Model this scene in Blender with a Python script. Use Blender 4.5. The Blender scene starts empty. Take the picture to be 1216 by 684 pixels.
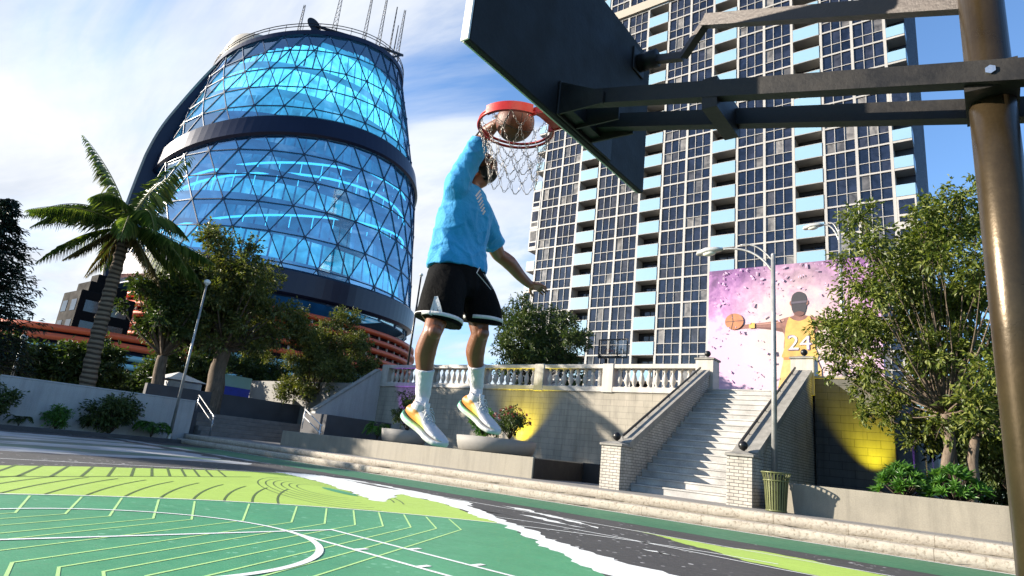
import bpy, bmesh, math, random
from mathutils import Vector, Matrix, noise
from mathutils.geometry import tessellate_polygon
SC = bpy.context.scene
COL = SC.collection
PI = math.pi
V = Vector
random.seed(7)

# ------------------------------------------------------------------ materials
MATS = {}
def new_mat(name):
    m = bpy.data.materials.new(name); m.use_nodes = True
    nt = m.node_tree
    for n in list(nt.nodes): nt.nodes.remove(n)
    out = nt.nodes.new('ShaderNodeOutputMaterial')
    MATS[name] = m
    return m, nt, out
def N(nt, typ, **kw):
    n = nt.nodes.new(typ)
    for k, v in kw.items():
        if k in n.inputs.keys() if isinstance(k, str) else False: n.inputs[k].default_value = v
        else: setattr(n, k, v)
    return n
def L(nt, a, b): nt.links.new(a, b)
def rgb(c): return (c[0], c[1], c[2], 1.0)
def ramp(nt, fac, stops, interp='LINEAR'):
    r = nt.nodes.new('ShaderNodeValToRGB'); r.color_ramp.interpolation = interp
    e = r.color_ramp.elements
    while len(e) < len(stops): e.new(0.5)
    for i, (p, c) in enumerate(stops):
        e[i].position = p; e[i].color = rgb(c) if len(c) == 3 else c
    if fac is not None: L(nt, fac, r.inputs[0])
    return r
def mixc(nt, fac, a, b, mode='MIX'):
    m = nt.nodes.new('ShaderNodeMix'); m.data_type = 'RGBA'; m.blend_type = mode
    for sock, v in ((m.inputs[0], fac), (m.inputs[6], a), (m.inputs[7], b)):
        if isinstance(v, bpy.types.NodeSocket): L(nt, v, sock)
        elif isinstance(v, (int, float)): sock.default_value = v
        else: sock.default_value = rgb(v)
    return m.outputs[2]
def noise_n(nt, scale, detail=4, rough=0.55, coord=None, dist=0.0):
    if coord is None:
        coord = nt.nodes.new('ShaderNodeTexCoord').outputs['Object']
    n = nt.nodes.new('ShaderNodeTexNoise')
    n.inputs['Scale'].default_value = scale; n.inputs['Detail'].default_value = detail
    n.inputs['Roughness'].default_value = rough; n.inputs['Distortion'].default_value = dist
    L(nt, coord, n.inputs['Vector'])
    return n.outputs['Fac']
def bump(nt, h, strength=0.3, dist=0.02):
    b = nt.nodes.new('ShaderNodeBump'); b.inputs['Strength'].default_value = strength
    b.inputs['Distance'].default_value = dist
    L(nt, h, b.inputs['Height']); return b.outputs['Normal']
def pbsdf(nt, out, color, rough=0.6, metal=0.0, normal=None, spec=0.5, coat=0.0):
    p = nt.nodes.new('ShaderNodeBsdfPrincipled')
    if isinstance(color, bpy.types.NodeSocket): L(nt, color, p.inputs['Base Color'])
    else: p.inputs['Base Color'].default_value = rgb(color)
    if isinstance(rough, bpy.types.NodeSocket): L(nt, rough, p.inputs['Roughness'])
    else: p.inputs['Roughness'].default_value = rough
    p.inputs['Metallic'].default_value = metal
    p.inputs['Specular IOR Level'].default_value = spec
    p.inputs['Coat Weight'].default_value = coat
    if normal is not None: L(nt, normal, p.inputs['Normal'])
    if out is not None: L(nt, p.outputs[0], out.inputs[0])
    return p
def streaks(nt, col, amt=0.35):
    """rain streaks and grime that run down a wall"""
    mp_ = nt.nodes.new('ShaderNodeMapping'); L(nt, wall_uv(nt), mp_.inputs[0]); mp_.inputs['Scale'].default_value = (2.6, 0.22, 1)
    return mixc(nt, 1.0, col, ramp(nt, noise_n(nt, 1.3, 7, 0.7, mp_.outputs[0], 0.25), [(0.32, (1 - amt,) * 3), (0.52, (1, 1, 1)), (0.75, (1.06,) * 3)]).outputs[0], 'MULTIPLY')
def mat(name, c, rough=0.6, metal=0.0, var=0.15, scale=3.0, bmp=0.15, bscale=None, spec=0.4, fine=0.0, bdist=0.02, streak=0.0):
    """plain surface with uneven colour, roughness and relief"""
    if name in MATS: return MATS[name]
    m, nt, out = new_mat(name)
    f = noise_n(nt, scale, 6, 0.6)
    lo = tuple(max(0, x * (1 - var)) for x in c); hi = tuple(min(1, x * (1 + var)) for x in c)
    col = ramp(nt, f, [(0.3, lo), (0.7, hi)]).outputs[0]
    if fine:
        f2 = noise_n(nt, scale * 25, 2, 0.5)
        col = mixc(nt, 1.0, col, ramp(nt, f2, [(0.35, (1 - fine,) * 3), (0.65, (1, 1, 1))]).outputs[0], 'MULTIPLY')
    if streak: col = streaks(nt, col, streak)
    nrm = bump(nt, noise_n(nt, bscale or scale * 8, 5, 0.6), bmp, bdist) if bmp else None
    r = ramp(nt, f, [(0.3, (rough * 0.85,) * 3), (0.7, (min(1, rough * 1.12),) * 3)]).outputs[0]
    pbsdf(nt, out, col, r, metal, nrm, spec)
    return m
def wall_uv(nt):
    """(along-the-wall, height) coordinates that work on walls facing X or Y"""
    g = nt.nodes.new('ShaderNodeNewGeometry')
    sp = nt.nodes.new('ShaderNodeSeparateXYZ'); L(nt, g.outputs['Position'], sp.inputs[0])
    sn = nt.nodes.new('ShaderNodeSeparateXYZ'); L(nt, g.outputs['True Normal'], sn.inputs[0])
    ab = N(nt, 'ShaderNodeMath', operation='ABSOLUTE'); L(nt, sn.outputs[0], ab.inputs[0])
    gt = N(nt, 'ShaderNodeMath', operation='GREATER_THAN'); L(nt, ab.outputs[0], gt.inputs[0]); gt.inputs[1].default_value = 0.5
    mx = nt.nodes.new('ShaderNodeMix'); mx.data_type = 'FLOAT'
    L(nt, gt.outputs[0], mx.inputs[0]); L(nt, sp.outputs[0], mx.inputs[2]); L(nt, sp.outputs[1], mx.inputs[3])
    cb = nt.nodes.new('ShaderNodeCombineXYZ'); L(nt, mx.outputs[0], cb.inputs[0]); L(nt, sp.outputs[2], cb.inputs[1])
    return cb.outputs[0]
def brick_mat(name, c1, c2, mortar, bw, bh, ms, rough=0.8, bmp=0.5, var=0.25):
    if name in MATS: return MATS[name]
    m, nt, out = new_mat(name)
    uv = wall_uv(nt)
    b = nt.nodes.new('ShaderNodeTexBrick'); L(nt, uv, b.inputs['Vector'])
    b.inputs['Scale'].default_value = 1.0; b.inputs['Brick Width'].default_value = bw
    b.inputs['Row Height'].default_value = bh; b.inputs['Mortar Size'].default_value = ms
    b.inputs['Mortar Smooth'].default_value = 0.3
    b.inputs['Color1'].default_value = rgb(c1); b.inputs['Color2'].default_value = rgb(c2); b.inputs['Mortar'].default_value = rgb(mortar)
    f = noise_n(nt, 1.3, 6, 0.65)
    col = mixc(nt, 1.0, b.outputs['Color'], ramp(nt, f, [(0.3, (1 - var,) * 3), (0.65, (1, 1, 1))]).outputs[0], 'MULTIPLY')
    col = streaks(nt, col, 0.28)
    inv = N(nt, 'ShaderNodeMath', operation='SUBTRACT'); inv.inputs[0].default_value = 1.0; L(nt, b.outputs['Fac'], inv.inputs[1])
    h = N(nt, 'ShaderNodeMath', operation='MULTIPLY_ADD'); L(nt, noise_n(nt, 30, 4), h.inputs[0]); h.inputs[1].default_value = 0.35; L(nt, inv.outputs[0], h.inputs[2])
    pbsdf(nt, out, col, rough, 0, bump(nt, h.outputs[0], bmp, 0.015), 0.3)
    return m
def leaf_mat(name, dark, mid, light, trans=0.3, rough=0.5):
    if name in MATS: return MATS[name]
    m, nt, out = new_mat(name)
    g = nt.nodes.new('ShaderNodeNewGeometry')
    f = noise_n(nt, 0.6, 3)
    a = N(nt, 'ShaderNodeMath', operation='MULTIPLY_ADD'); L(nt, g.outputs['Random Per Island'], a.inputs[0]); a.inputs[1].default_value = 0.7
    b = N(nt, 'ShaderNodeMath', operation='MULTIPLY'); L(nt, f, b.inputs[0]); b.inputs[1].default_value = 0.4; L(nt, b.outputs[0], a.inputs[2])
    col = ramp(nt, a.outputs[0], [(0.15, dark), (0.5, mid), (0.9, light)]).outputs[0]
    p = pbsdf(nt, None, col, rough, 0, None, 0.35)
    t = nt.nodes.new('ShaderNodeBsdfTranslucent'); L(nt, mixc(nt, 1.0, col, (1.0, 1.15, 0.45), 'MULTIPLY'), t.inputs[0])
    mx = nt.nodes.new('ShaderNodeMixShader'); mx.inputs[0].default_value = trans
    L(nt, p.outputs[0], mx.inputs[1]); L(nt, t.outputs[0], mx.inputs[2]); L(nt, mx.outputs[0], out.inputs[0])
    return m
def emit_mat(name, c, s):
    if name in MATS: return MATS[name]
    m, nt, out = new_mat(name)
    e = nt.nodes.new('ShaderNodeEmission'); e.inputs[0].default_value = rgb(c); e.inputs[1].default_value = s
    L(nt, e.outputs[0], out.inputs[0]); return m

# ------------------------------------------------------------------ mesh builder
class MB:
    def __init__(s): s.v = []; s.f = []; s.m = []; s.sm = []
    def add(s, vs, fs, mi=0, smooth=False):
        o = len(s.v); s.v += [tuple(p) for p in vs]
        for f in fs: s.f.append(tuple(i + o for i in f)); s.m.append(mi); s.sm.append(smooth)
    def box(s, x0, x1, y0, y1, z0, z1, mi=0):
        vs = [(x, y, z) for z in (z0, z1) for y in (y0, y1) for x in (x0, x1)]
        s.add(vs, [(0, 2, 3, 1), (4, 5, 7, 6), (0, 1, 5, 4), (2, 6, 7, 3), (0, 4, 6, 2), (1, 3, 7, 5)], mi)
    def bbox(s, x0, x1, y0, y1, z0, z1, b=0.01, mi=0, seg=1):
        """box with bevelled edges"""
        bm = bmesh.new(); bmesh.ops.create_cube(bm, size=1.0)
        for v in bm.verts: v.co = V(((x0 + x1) / 2 + v.co.x * (x1 - x0), (y0 + y1) / 2 + v.co.y * (y1 - y0), (z0 + z1) / 2 + v.co.z * (z1 - z0)))
        bmesh.ops.bevel(bm, geom=bm.edges[:], offset=b, segments=seg, affect='EDGES', profile=0.5)
        s.frombm(bm, mi)
    def frombm(s, bm, mi=0, smooth=False):
        bm.verts.index_update(); bm.verts.ensure_lookup_table()
        s.add([v.co[:] for v in bm.verts], [tuple(v.index for v in f.verts) for f in bm.faces], mi, smooth); bm.free()
    def beam(s, a, b, w, h, mi=0, up=(0, 0, 1), w2=None, h2=None):
        a = V(a); b = V(b); d = (b - a).normalized(); u = V(up)
        if abs(d.dot(u)) > 0.99: u = V((1, 0, 0))
        r = d.cross(u).normalized(); u = r.cross(d).normalized()
        w2 = w if w2 is None else w2; h2 = h if h2 is None else h2
        vs = []
        for p, ww, hh in ((a, w, h), (b, w2, h2)):
            for i, j in ((-1, -1), (1, -1), (1, 1), (-1, 1)): vs.append(p + r * (i * ww / 2) + u * (j * hh / 2))
        s.add(vs, [(3, 2, 1, 0), (4, 5, 6, 7), (0, 1, 5, 4), (1, 2, 6, 5), (2, 3, 7, 6), (3, 0, 4, 7)], mi)
    def tube(s, pts, rad, seg=8, mi=0, caps=True, smooth=True, closed=False, ref=None, ell=None):
        """swept tube; rad number or list; ell = list of (a,b) half axes, a along ref-ish side"""
        pts = [V(p) for p in pts]; n = len(pts)
        if not isinstance(rad, (list, tuple)): rad = [rad] * n
        frames = []; u = None
        for i in range(n):
            if closed: d = pts[(i + 1) % n] - pts[i - 1]
            else: d = pts[min(i + 1, n - 1)] - pts[max(i - 1, 0)]
            if d.length < 1e-9: d = V((0, 0, 1))
            d.normalize()
            if u is None:
                u = V(ref) if ref else (V((0, 0, 1)) if abs(d.z) < 0.9 else V((1, 0, 0)))
            elif ref: u = V(ref)
            u = u - d * u.dot(d)
            if u.length < 1e-6: u = d.orthogonal()
            u.normalize(); frames.append((u.copy(), d.cross(u).normalized()))
        vs = []
        for i in range(n):
            a, b = frames[i]; ra, rb = ell[i] if ell else (rad[i], rad[i])
            for k in range(seg):
                t = 2 * PI * k / seg
                vs.append(pts[i] + a * (ra * math.cos(t)) + b * (rb * math.sin(t)))
        fs = []
        for i in range(n if closed else n - 1):
            j = (i + 1) % n
            for k in range(seg):
                l = (k + 1) % seg
                fs.append((i * seg + k, i * seg + l, j * seg + l, j * seg + k))
        if caps and not closed:
            fs.append(tuple(range(seg - 1, -1, -1))); fs.append(tuple((n - 1) * seg + k for k in range(seg)))
        s.add(vs, fs, mi, smooth)
    def lathe(s, prof, c=(0, 0, 0), seg=24, mi=0, smooth=True, a0=0, a1=2 * PI):
        full = abs(a1 - a0 - 2 * PI) < 1e-6; n = seg if full else seg + 1
        vs = []; fs = []
        for r, z in prof:
            for k in range(n):
                t = a0 + (a1 - a0) * k / seg
                vs.append((c[0] + r * math.cos(t), c[1] + r * math.sin(t), c[2] + z))
        for i in range(len(prof) - 1):
            for k in range(seg):
                l = (k + 1) % n
                fs.append((i * n + k, i * n + l, (i + 1) * n + l, (i + 1) * n + k))
        s.add(vs, fs, mi, smooth)
    def sphere(s, c, r, u=12, v=8, mi=0, sc=(1, 1, 1)):
        prof = [(max(1e-4, math.sin(PI * i / v)) * r, -math.cos(PI * i / v) * r) for i in range(v + 1)]
        o = len(s.v); s.lathe(prof, (0, 0, 0), u, mi)
        for i in range(o, len(s.v)):
            p = s.v[i]; s.v[i] = (c[0] + p[0] * sc[0], c[1] + p[1] * sc[1], c[2] + p[2] * sc[2])
    def poly(s, pts, z=None, mi=0):
        """filled flat polygon from (x,y) points at z or 3-D points"""
        p3 = [V((p[0], p[1], z)) if z is not None else V(p) for p in pts]
        tris = tessellate_polygon([p3])
        out = []
        for t in tris:
            a, b, c = (p3[i] for i in t)
            if z is not None and (b - a).cross(c - a).z < 0: t = (t[0], t[2], t[1])
            out.append(tuple(t))
        s.add(p3, out, mi)
    def ribbon(s, pts, w, z, mi=0, closed=False):
        """flat strip of width w along (x,y) points at height z"""
        P = [V((p[0], p[1])) for p in pts]; n = len(P); l = []; r = []
        for i in range(n):
            a = P[i - 1] if (i > 0 or closed) else P[i]; b = P[(i + 1) % n] if (i < n - 1 or closed) else P[i]
            d = (b - a); d = d.normalized() if d.length else V((1, 0)); nn = V((-d.y, d.x))
            ww = w[i] if isinstance(w, (list, tuple)) else w
            l.append((P[i].x + nn.x * ww / 2, P[i].y + nn.y * ww / 2, z)); r.append((P[i].x - nn.x * ww / 2, P[i].y - nn.y * ww / 2, z))
        k = n if closed else n - 1
        s.add(l + r, [(i, n + i, n + (i + 1) % n, (i + 1) % n) for i in range(k)], mi)
    def mesh(s, name, off=(0, 0, 0)):
        me = bpy.data.meshes.new(name)
        ox, oy, oz = off
        me.from_pydata([(x - ox, y - oy, z - oz) for x, y, z in s.v], [], s.f)
        me.polygons.foreach_set('material_index', s.m); me.polygons.foreach_set('use_smooth', s.sm)
        me.update(); return me
def root_loc(p):
    l = V((0, 0, 0))
    while p is not None: l = l + p.location; p = p.parent
    return l
def obj(name, mb, m, parent=None, label=None, cat=None, group=None, kind=None, loc=None):
    """mb is in world coordinates; the object is placed at its parent's origin (or at loc)"""
    off = root_loc(parent) if parent else (V(loc) if loc else V((0, 0, 0)))
    me = mb.mesh(name, off)
    for mm in (m if isinstance(m, (list, tuple)) else [m]): me.materials.append(mm)
    o = bpy.data.objects.new(name, me); COL.objects.link(o)
    if parent: o.parent = parent
    elif loc: o.location = loc
    tag(o, label, cat, group, kind); return o
def tag(o, label=None, cat=None, group=None, kind=None):
    for k, v in (('label', label), ('category', cat), ('group', group), ('kind', kind)):
        if v: o[k] = v
    return o
def thing(name, loc, label, cat, group=None):
    o = bpy.data.objects.new(name, None); COL.objects.link(o); o.location = loc
    o.empty_display_size = 0.3
    return tag(o, label, cat, group)
def dup(root, loc, rotz=None, label=None, group=None, scale=None):
    def rec(o, par):
        c = o.copy(); COL.objects.link(c); c.parent = par
        for ch in list(o.children): rec(ch, c)
        return c
    r = rec(root, None); r.location = loc
    if rotz is not None: r.rotation_euler = (0, 0, rotz)
    if scale is not None: r.scale = (scale,) * 3
    if label: r['label'] = label
    if group: r['group'] = group
    return r
def bez(p0, p1, p2, n=10):
    p0, p1, p2 = V(p0), V(p1), V(p2)
    return [p0 * (1 - t) ** 2 + p1 * 2 * t * (1 - t) + p2 * t * t for t in (i / n for i in range(n + 1))]
def catmull(P, n=6):
    P = [V(p) for p in P]; out = []
    for i in range(len(P) - 1):
        a = P[max(i - 1, 0)]; b = P[i]; c = P[i + 1]; d = P[min(i + 2, len(P) - 1)]
        for k in range(n):
            t = k / n
            out.append(0.5 * ((2 * b) + (c - a) * t + (2 * a - 5 * b + 4 * c - d) * t * t + (3 * b - a - 3 * c + d) * t ** 3))
    out.append(P[-1]); return out
def lerpl(L_, t):
    x = t * (len(L_) - 1); i = min(int(x), len(L_) - 2); f = x - i
    return L_[i] * (1 - f) + L_[i + 1] * f
# ------------------------------------------------------------------ camera, light, sky
cam = bpy.data.cameras.new('camera'); co = bpy.data.objects.new('camera', cam); COL.objects.link(co); SC.camera = co
CAM = V((1.8276, -2.6276, 1.0753))
yaw, pitch, roll, fpx = 0.6744, 0.2655, 0.1087, 731.4
fw = V((-math.sin(yaw) * math.cos(pitch), math.cos(yaw) * math.cos(pitch), math.sin(pitch)))
rt0 = V((math.cos(yaw), math.sin(yaw), 0)); up0 = rt0.cross(fw)
rt = rt0 * math.cos(roll) + up0 * math.sin(roll); up = -rt0 * math.sin(roll) + up0 * math.cos(roll)
co.matrix_world = Matrix(((rt.x, up.x, -fw.x, CAM.x), (rt.y, up.y, -fw.y, CAM.y), (rt.z, up.z, -fw.z, CAM.z), (0, 0, 0, 1)))
cam.sensor_width = 36.0; cam.lens = 36.0 * fpx / 1216.0; cam.clip_start = 0.05; cam.clip_end = 3000

SUN_AZ = V((-0.815, -0.58, 0)).normalized(); SUN_EL = math.radians(18.3)
to_sun = (SUN_AZ * math.cos(SUN_EL) + V((0, 0, math.sin(SUN_EL)))).normalized()
sl = bpy.data.lights.new('sun', 'SUN'); so = bpy.data.objects.new('sun', sl); COL.objects.link(so)
sl.energy = 5.0; sl.angle = math.radians(0.5); sl.color = (1.0, 0.90, 0.76)
so.rotation_euler = to_sun.to_track_quat('Z', 'Y').to_euler(); so.location = (-40, -30, 30)

W = bpy.data.worlds.new('World'); SC.world = W; W.use_nodes = True
nt = W.node_tree
for n_ in list(nt.nodes): nt.nodes.remove(n_)
wout = nt.nodes.new('ShaderNodeOutputWorld'); bg = nt.nodes.new('ShaderNodeBackground')
sky = nt.nodes.new('ShaderNodeTexSky'); sky.sky_type = 'NISHITA'; sky.sun_disc = False
sky.sun_elevation = SUN_EL; sky.sun_rotation = math.atan2(to_sun.x, to_sun.y)
sky.altitude = 200; sky.air_density = 1.0; sky.dust_density = 0.6; sky.ozone_density = 1.6
tc = nt.nodes.new('ShaderNodeTexCoord')
# clouds laid on a horizontal layer: direction / height gives their streaky perspective
sx = nt.nodes.new('ShaderNodeSeparateXYZ'); L(nt, tc.outputs['Generated'], sx.inputs[0])
zz = N(nt, 'ShaderNodeMath', operation='MAXIMUM'); L(nt, sx.outputs[2], zz.inputs[0]); zz.inputs[1].default_value = 0.0
za = N(nt, 'ShaderNodeMath', operation='ADD'); L(nt, zz.outputs[0], za.inputs[0]); za.inputs[1].default_value = 0.16
dx = N(nt, 'ShaderNodeMath', operation='DIVIDE'); L(nt, sx.outputs[0], dx.inputs[0]); L(nt, za.outputs[0], dx.inputs[1])
dy = N(nt, 'ShaderNodeMath', operation='DIVIDE'); L(nt, sx.outputs[1], dy.inputs[0]); L(nt, za.outputs[0], dy.inputs[1])
cv = nt.nodes.new('ShaderNodeCombineXYZ'); L(nt, dx.outputs[0], cv.inputs[0]); L(nt, dy.outputs[0], cv.inputs[1])
mp = nt.nodes.new('ShaderNodeMapping'); L(nt, cv.outputs[0], mp.inputs[0]); mp.inputs['Location'].default_value = (3.1, 1.7, 0)
mp.inputs['Rotation'].default_value = (0, 0, 0.5); mp.inputs['Scale'].default_value = (0.55, 1.25, 1)
c1 = noise_n(nt, 1.1, 8, 0.58, mp.outputs[0], 0.7)
# more cover towards the west (left of the hoop), thin to the east
wx = N(nt, 'ShaderNodeMath', operation='MULTIPLY_ADD'); L(nt, sx.outputs[0], wx.inputs[0]); wx.inputs[1].default_value = -0.36; wx.inputs[2].default_value = -0.125
cs = N(nt, 'ShaderNodeMath', operation='ADD'); L(nt, c1, cs.inputs[0]); L(nt, wx.outputs[0], cs.inputs[1])
cm = ramp(nt, cs.outputs[0], [(0.46, (0, 0, 0)), (0.54, (0.26,) * 3), (0.63, (0.74,) * 3), (0.76, (1, 1, 1))])
cl = ramp(nt, noise_n(nt, 2.3, 6, 0.6, mp.outputs[0], 0.5), [(0.3, (2.7, 2.95, 3.4)), (0.6, (4.0, 4.1, 4.2))])
skc = mixc(nt, 1.0, sky.outputs[0], (0.78, 0.98, 1.20), 'MULTIPLY')
L(nt, mixc(nt, cm.outputs[0], skc, cl.outputs[0]), bg.inputs[0]); bg.inputs[1].default_value = 0.085
L(nt, bg.outputs[0], wout.inputs[0])

SC.view_settings.view_transform = 'Standard'; SC.view_settings.look = 'None'
SC.view_settings.exposure = 1.66; SC.view_settings.gamma = 1.0; SC.view_settings.use_curve_mapping = False
SC.cycles.max_bounces = 8; SC.cycles.transparent_max_bounces = 24; SC.cycles.caustics_reflective = False; SC.cycles.caustics_refractive = False
SC.cycles.use_denoising = True
SC.cycles.sample_clamp_indirect = 6.0
# ------------------------------------------------------------------ ground, court paint, kerbs
def paint_mat(name, c, spat=None, wear=0.12, rough=0.55, scol=(0.6, 0.6, 0.6), rub=0.35):
    """court paint: uneven coats, rubbed-through aggregate, scuffs and dust; optional paint spatter"""
    if name in MATS: return MATS[name]
    m, nt, out = new_mat(name)
    f = noise_n(nt, 0.9, 8, 0.7); f2 = noise_n(nt, 90, 3); f3 = noise_n(nt, 5.5, 7, 0.75)
    col = ramp(nt, f, [(0.28, tuple(x * (1 - wear) for x in c)), (0.7, tuple(min(1, x * (1 + wear)) for x in c))]).outputs[0]
    col = mixc(nt, 1.0, col, ramp(nt, f2, [(0.3, (0.74,) * 3), (0.6, (1, 1, 1))]).outputs[0], 'MULTIPLY')
    # rubbed patches where the grey surface shows between the grains
    w = N(nt, 'ShaderNodeMath', operation='MULTIPLY'); L(nt, ramp(nt, f3, [(0.52, (0, 0, 0)), (0.72, (1, 1, 1))]).outputs[0], w.inputs[0]); L(nt, ramp(nt, f2, [(0.42, (1, 1, 1)), (0.55, (0, 0, 0))]).outputs[0], w.inputs[1])
    w2 = N(nt, 'ShaderNodeMath', operation='MULTIPLY'); L(nt, w.outputs[0], w2.inputs[0]); w2.inputs[1].default_value = rub
    col = mixc(nt, w2.outputs[0], col, (0.11, 0.11, 0.105))
    # long scuff streaks
    mp_ = nt.nodes.new('ShaderNodeMapping'); L(nt, nt.nodes.new('ShaderNodeTexCoord').outputs['Object'], mp_.inputs[0]); mp_.inputs['Rotation'].default_value = (0, 0, 0.6); mp_.inputs['Scale'].default_value = (0.7, 9, 1)
    col = mixc(nt, 1.0, col, ramp(nt, noise_n(nt, 1.6, 5, 0.7, mp_.outputs[0], 0.4), [(0.30, (0.86,) * 3), (0.42, (1, 1, 1)), (0.7, (1, 1, 1)), (0.8, (1.12,) * 3)]).outputs[0], 'MULTIPLY')
    if spat:
        co_ = nt.nodes.new('ShaderNodeTexCoord').outputs['Object']
        vo = nt.nodes.new('ShaderNodeTexVoronoi'); vo.inputs['Scale'].default_value = 6.0; vo.inputs['Randomness'].default_value = 1.0
        L(nt, co_, vo.inputs['Vector'])
        rs = N(nt, 'ShaderNodeMath', operation='MULTIPLY'); L(nt, noise_n(nt, 3.1, 3), rs.inputs[0]); rs.inputs[1].default_value = 0.36
        lt = N(nt, 'ShaderNodeMath', operation='LESS_THAN'); L(nt, vo.outputs['Distance'], lt.inputs[0]); L(nt, rs.outputs[0], lt.inputs[1])
        r1 = ramp(nt, noise_n(nt, 0.5, 5, 0.7), [(0.50, (0, 0, 0)), (0.56, (1, 1, 1))])
        k = N(nt, 'ShaderNodeMath', operation='MULTIPLY'); L(nt, lt.outputs[0], k.inputs[0]); L(nt, r1.outputs[0], k.inputs[1])
        k2 = N(nt, 'ShaderNodeMath', operation='MULTIPLY'); L(nt, k.outputs[0], k2.inputs[0]); k2.inputs[1].default_value = spat
        col = mixc(nt, k2.outputs[0], col, scol)
    r = ramp(nt, f3, [(0.3, (rough * 0.8,) * 3), (0.75, (min(1, rough * 1.3),) * 3)]).outputs[0]
    pbsdf(nt, out, col, r, 0, bump(nt, f2, 0.35, 0.004), 0.4)
    return m
P_asph = paint_mat('court_dark_asphalt', (0.044, 0.043, 0.044), 0.6, 0.2, 0.7)
P_green = paint_mat('court_green_paint', (0.064, 0.262, 0.126), 0.34, 0.14, 0.5, (0.30, 0.58, 0.40))
P_lime = paint_mat('court_lime_paint', (0.35, 0.50, 0.085), None, 0.08)
P_white = paint_mat('court_white_paint', (0.72, 0.74, 0.72), None, 0.05)
P_pale = paint_mat('court_pale_green_line', (0.42, 0.66, 0.24), None, 0.08)
P_dkl = paint_mat('court_dark_line', (0.075, 0.12, 0.03), None, 0.1)
P_mid = paint_mat('court_edge_green', (0.035, 0.15, 0.075), None, 0.16)

def jag(pts, amp, step, seed=0, closed=True):
    """walk along a polygon and roughen its edge like torn brush work"""
    out = []; n = len(pts)
    for i in range(n if closed else n - 1):
        a = V((pts[i][0], pts[i][1], 0)); b = V((pts[(i + 1) % n][0], pts[(i + 1) % n][1], 0))
        d = b - a; k = max(1, int(d.length / step)); nn = V((-d.y, d.x, 0)).normalized() if d.length else V((0, 0, 0))
        for j in range(k):
            p = a + d * (j / k)
            q = noise.noise(V((p.x * 2.3 + seed, p.y * 2.3, 0.3))) * 0.6 + noise.noise(V((p.x * 7.1, p.y * 7.1 + seed, 1.3))) * 0.4
            p = p + nn * amp * q * 2
            out.append((p.x, p.y))
    return out
RIM = V((-0.381, 0))
def arc(c, r, a0, a1, n=60): return [(c[0] + r * math.cos(a0 + (a1 - a0) * i / n), c[1] + r * math.sin(a0 + (a1 - a0) * i / n)) for i in range(n + 1)]

g = MB(); g.box(-1200, 1200, -1200, 1200, -2.0, -0.02); obj('ground', g, mat('ground_asphalt', (0.05, 0.05, 0.052), 0.85, 0, 0.2, 0.5, 0.2), kind='structure')
g = MB(); g.poly([(-32, -24), (14, -24), (14, 12.6), (-32, 12.6)], 0.0); obj('court_asphalt', g, P_asph, kind='structure')
# green field inside the three-point arc and the edge band
g = MB()
pts = arc(RIM, 7.30, PI / 2 + 0.58, PI * 1.5 - 0.2, 70)
g.poly([(1.4, -7.2)] + [(1.4, -0.5), (0.9, 0.6), (0.2, 1.9)] + jag([(0.2, 1.9), (-0.55, 2.75), (-1.35, 3.45), (-2.15, 4.05), (-3.1, 4.75), (-4.2, 5.55)], 0.13, 0.12, 3, False) + pts, 0.0015)
obj('court_green_field', g, P_green, kind='structure')
g = MB()
g.poly([(-26, 9.75), (6, 9.75), (6, 12.25), (-26, 12.25)], 0.0015)
obj('court_edge_band', g, P_mid, kind='structure')
# lime field outside the arc
g = MB()
lime_out = [(-11.2, -7), (-11.5, -2), (-11.85, 0.9), (-12.5, 2.5), (-12.95, 4.3), (-13.3, 6.0), (-13.4, 7.5)]
lime_in = [(-12.3, 7.3), (-10.1, 6.75), (-7.7, 5.7), (-7.45, 5.75), (-8.3, 6.9), (-8.9, 7.6), (-7.6, 7.35), (-6.6, 6.9), (-5.6, 6.35), (-4.85, 5.95)]
g.poly(lime_out + jag(lime_in, 0.07, 0.15, 9, False) + arc(RIM, 7.30, PI / 2 + 0.62, PI + 1.2, 60), 0.0015)
obj('court_lime_field', g, P_lime, kind='structure')
# white brush sweep between lime, green and asphalt
g = MB()
wpoly = [(-13.75, 7.5), (-12.3, 7.3), (-10.1, 6.75), (-7.7, 5.7), (-7.45, 5.75), (-8.3, 6.9), (-8.9, 7.6), (-7.6, 7.35), (-6.6, 6.9), (-5.6, 6.35), (-4.85, 5.95), (-4.2, 5.55), (-3.1, 4.75), (-2.15, 4.05), (-1.35, 3.45), (-0.55, 2.75), (0.2, 1.9), (0.9, 2.6), (0.5, 3.4), (-0.2, 4.0), (-0.9, 4.45), (-1.7, 4.55), (-2.5, 4.85), (-3.6, 5.6), (-4.4, 6.1), (-5.3, 6.6), (-5.9, 7.2), (-6.5, 7.6), (-7.6, 8.3), (-9.0, 8.7), (-10.6, 8.9), (-12.4, 8.9), (-13.5, 8.3)]
g.poly(jag(wpoly, 0.12, 0.12, 5), 0.003); obj('court_white_sweep', g, P_white, kind='structure')
g = MB()
for q, sd in (([(-12.3, 8.62), (-10.4, 8.22), (-9.8, 8.36), (-11.2, 8.75)], 1), ([(-7.3, 7.85), (-6.0, 7.15), (-5.4, 7.25), (-6.3, 7.75)], 2), ([(-6.3, 7.35), (-5.5, 6.8), (-5.15, 6.9), (-5.7, 7.2)], 4)):
    g.poly(jag(q, 0.08, 0.1, sd), 0.0045)
obj('court_dark_strokes', g, P_asph, kind='structure')
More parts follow.
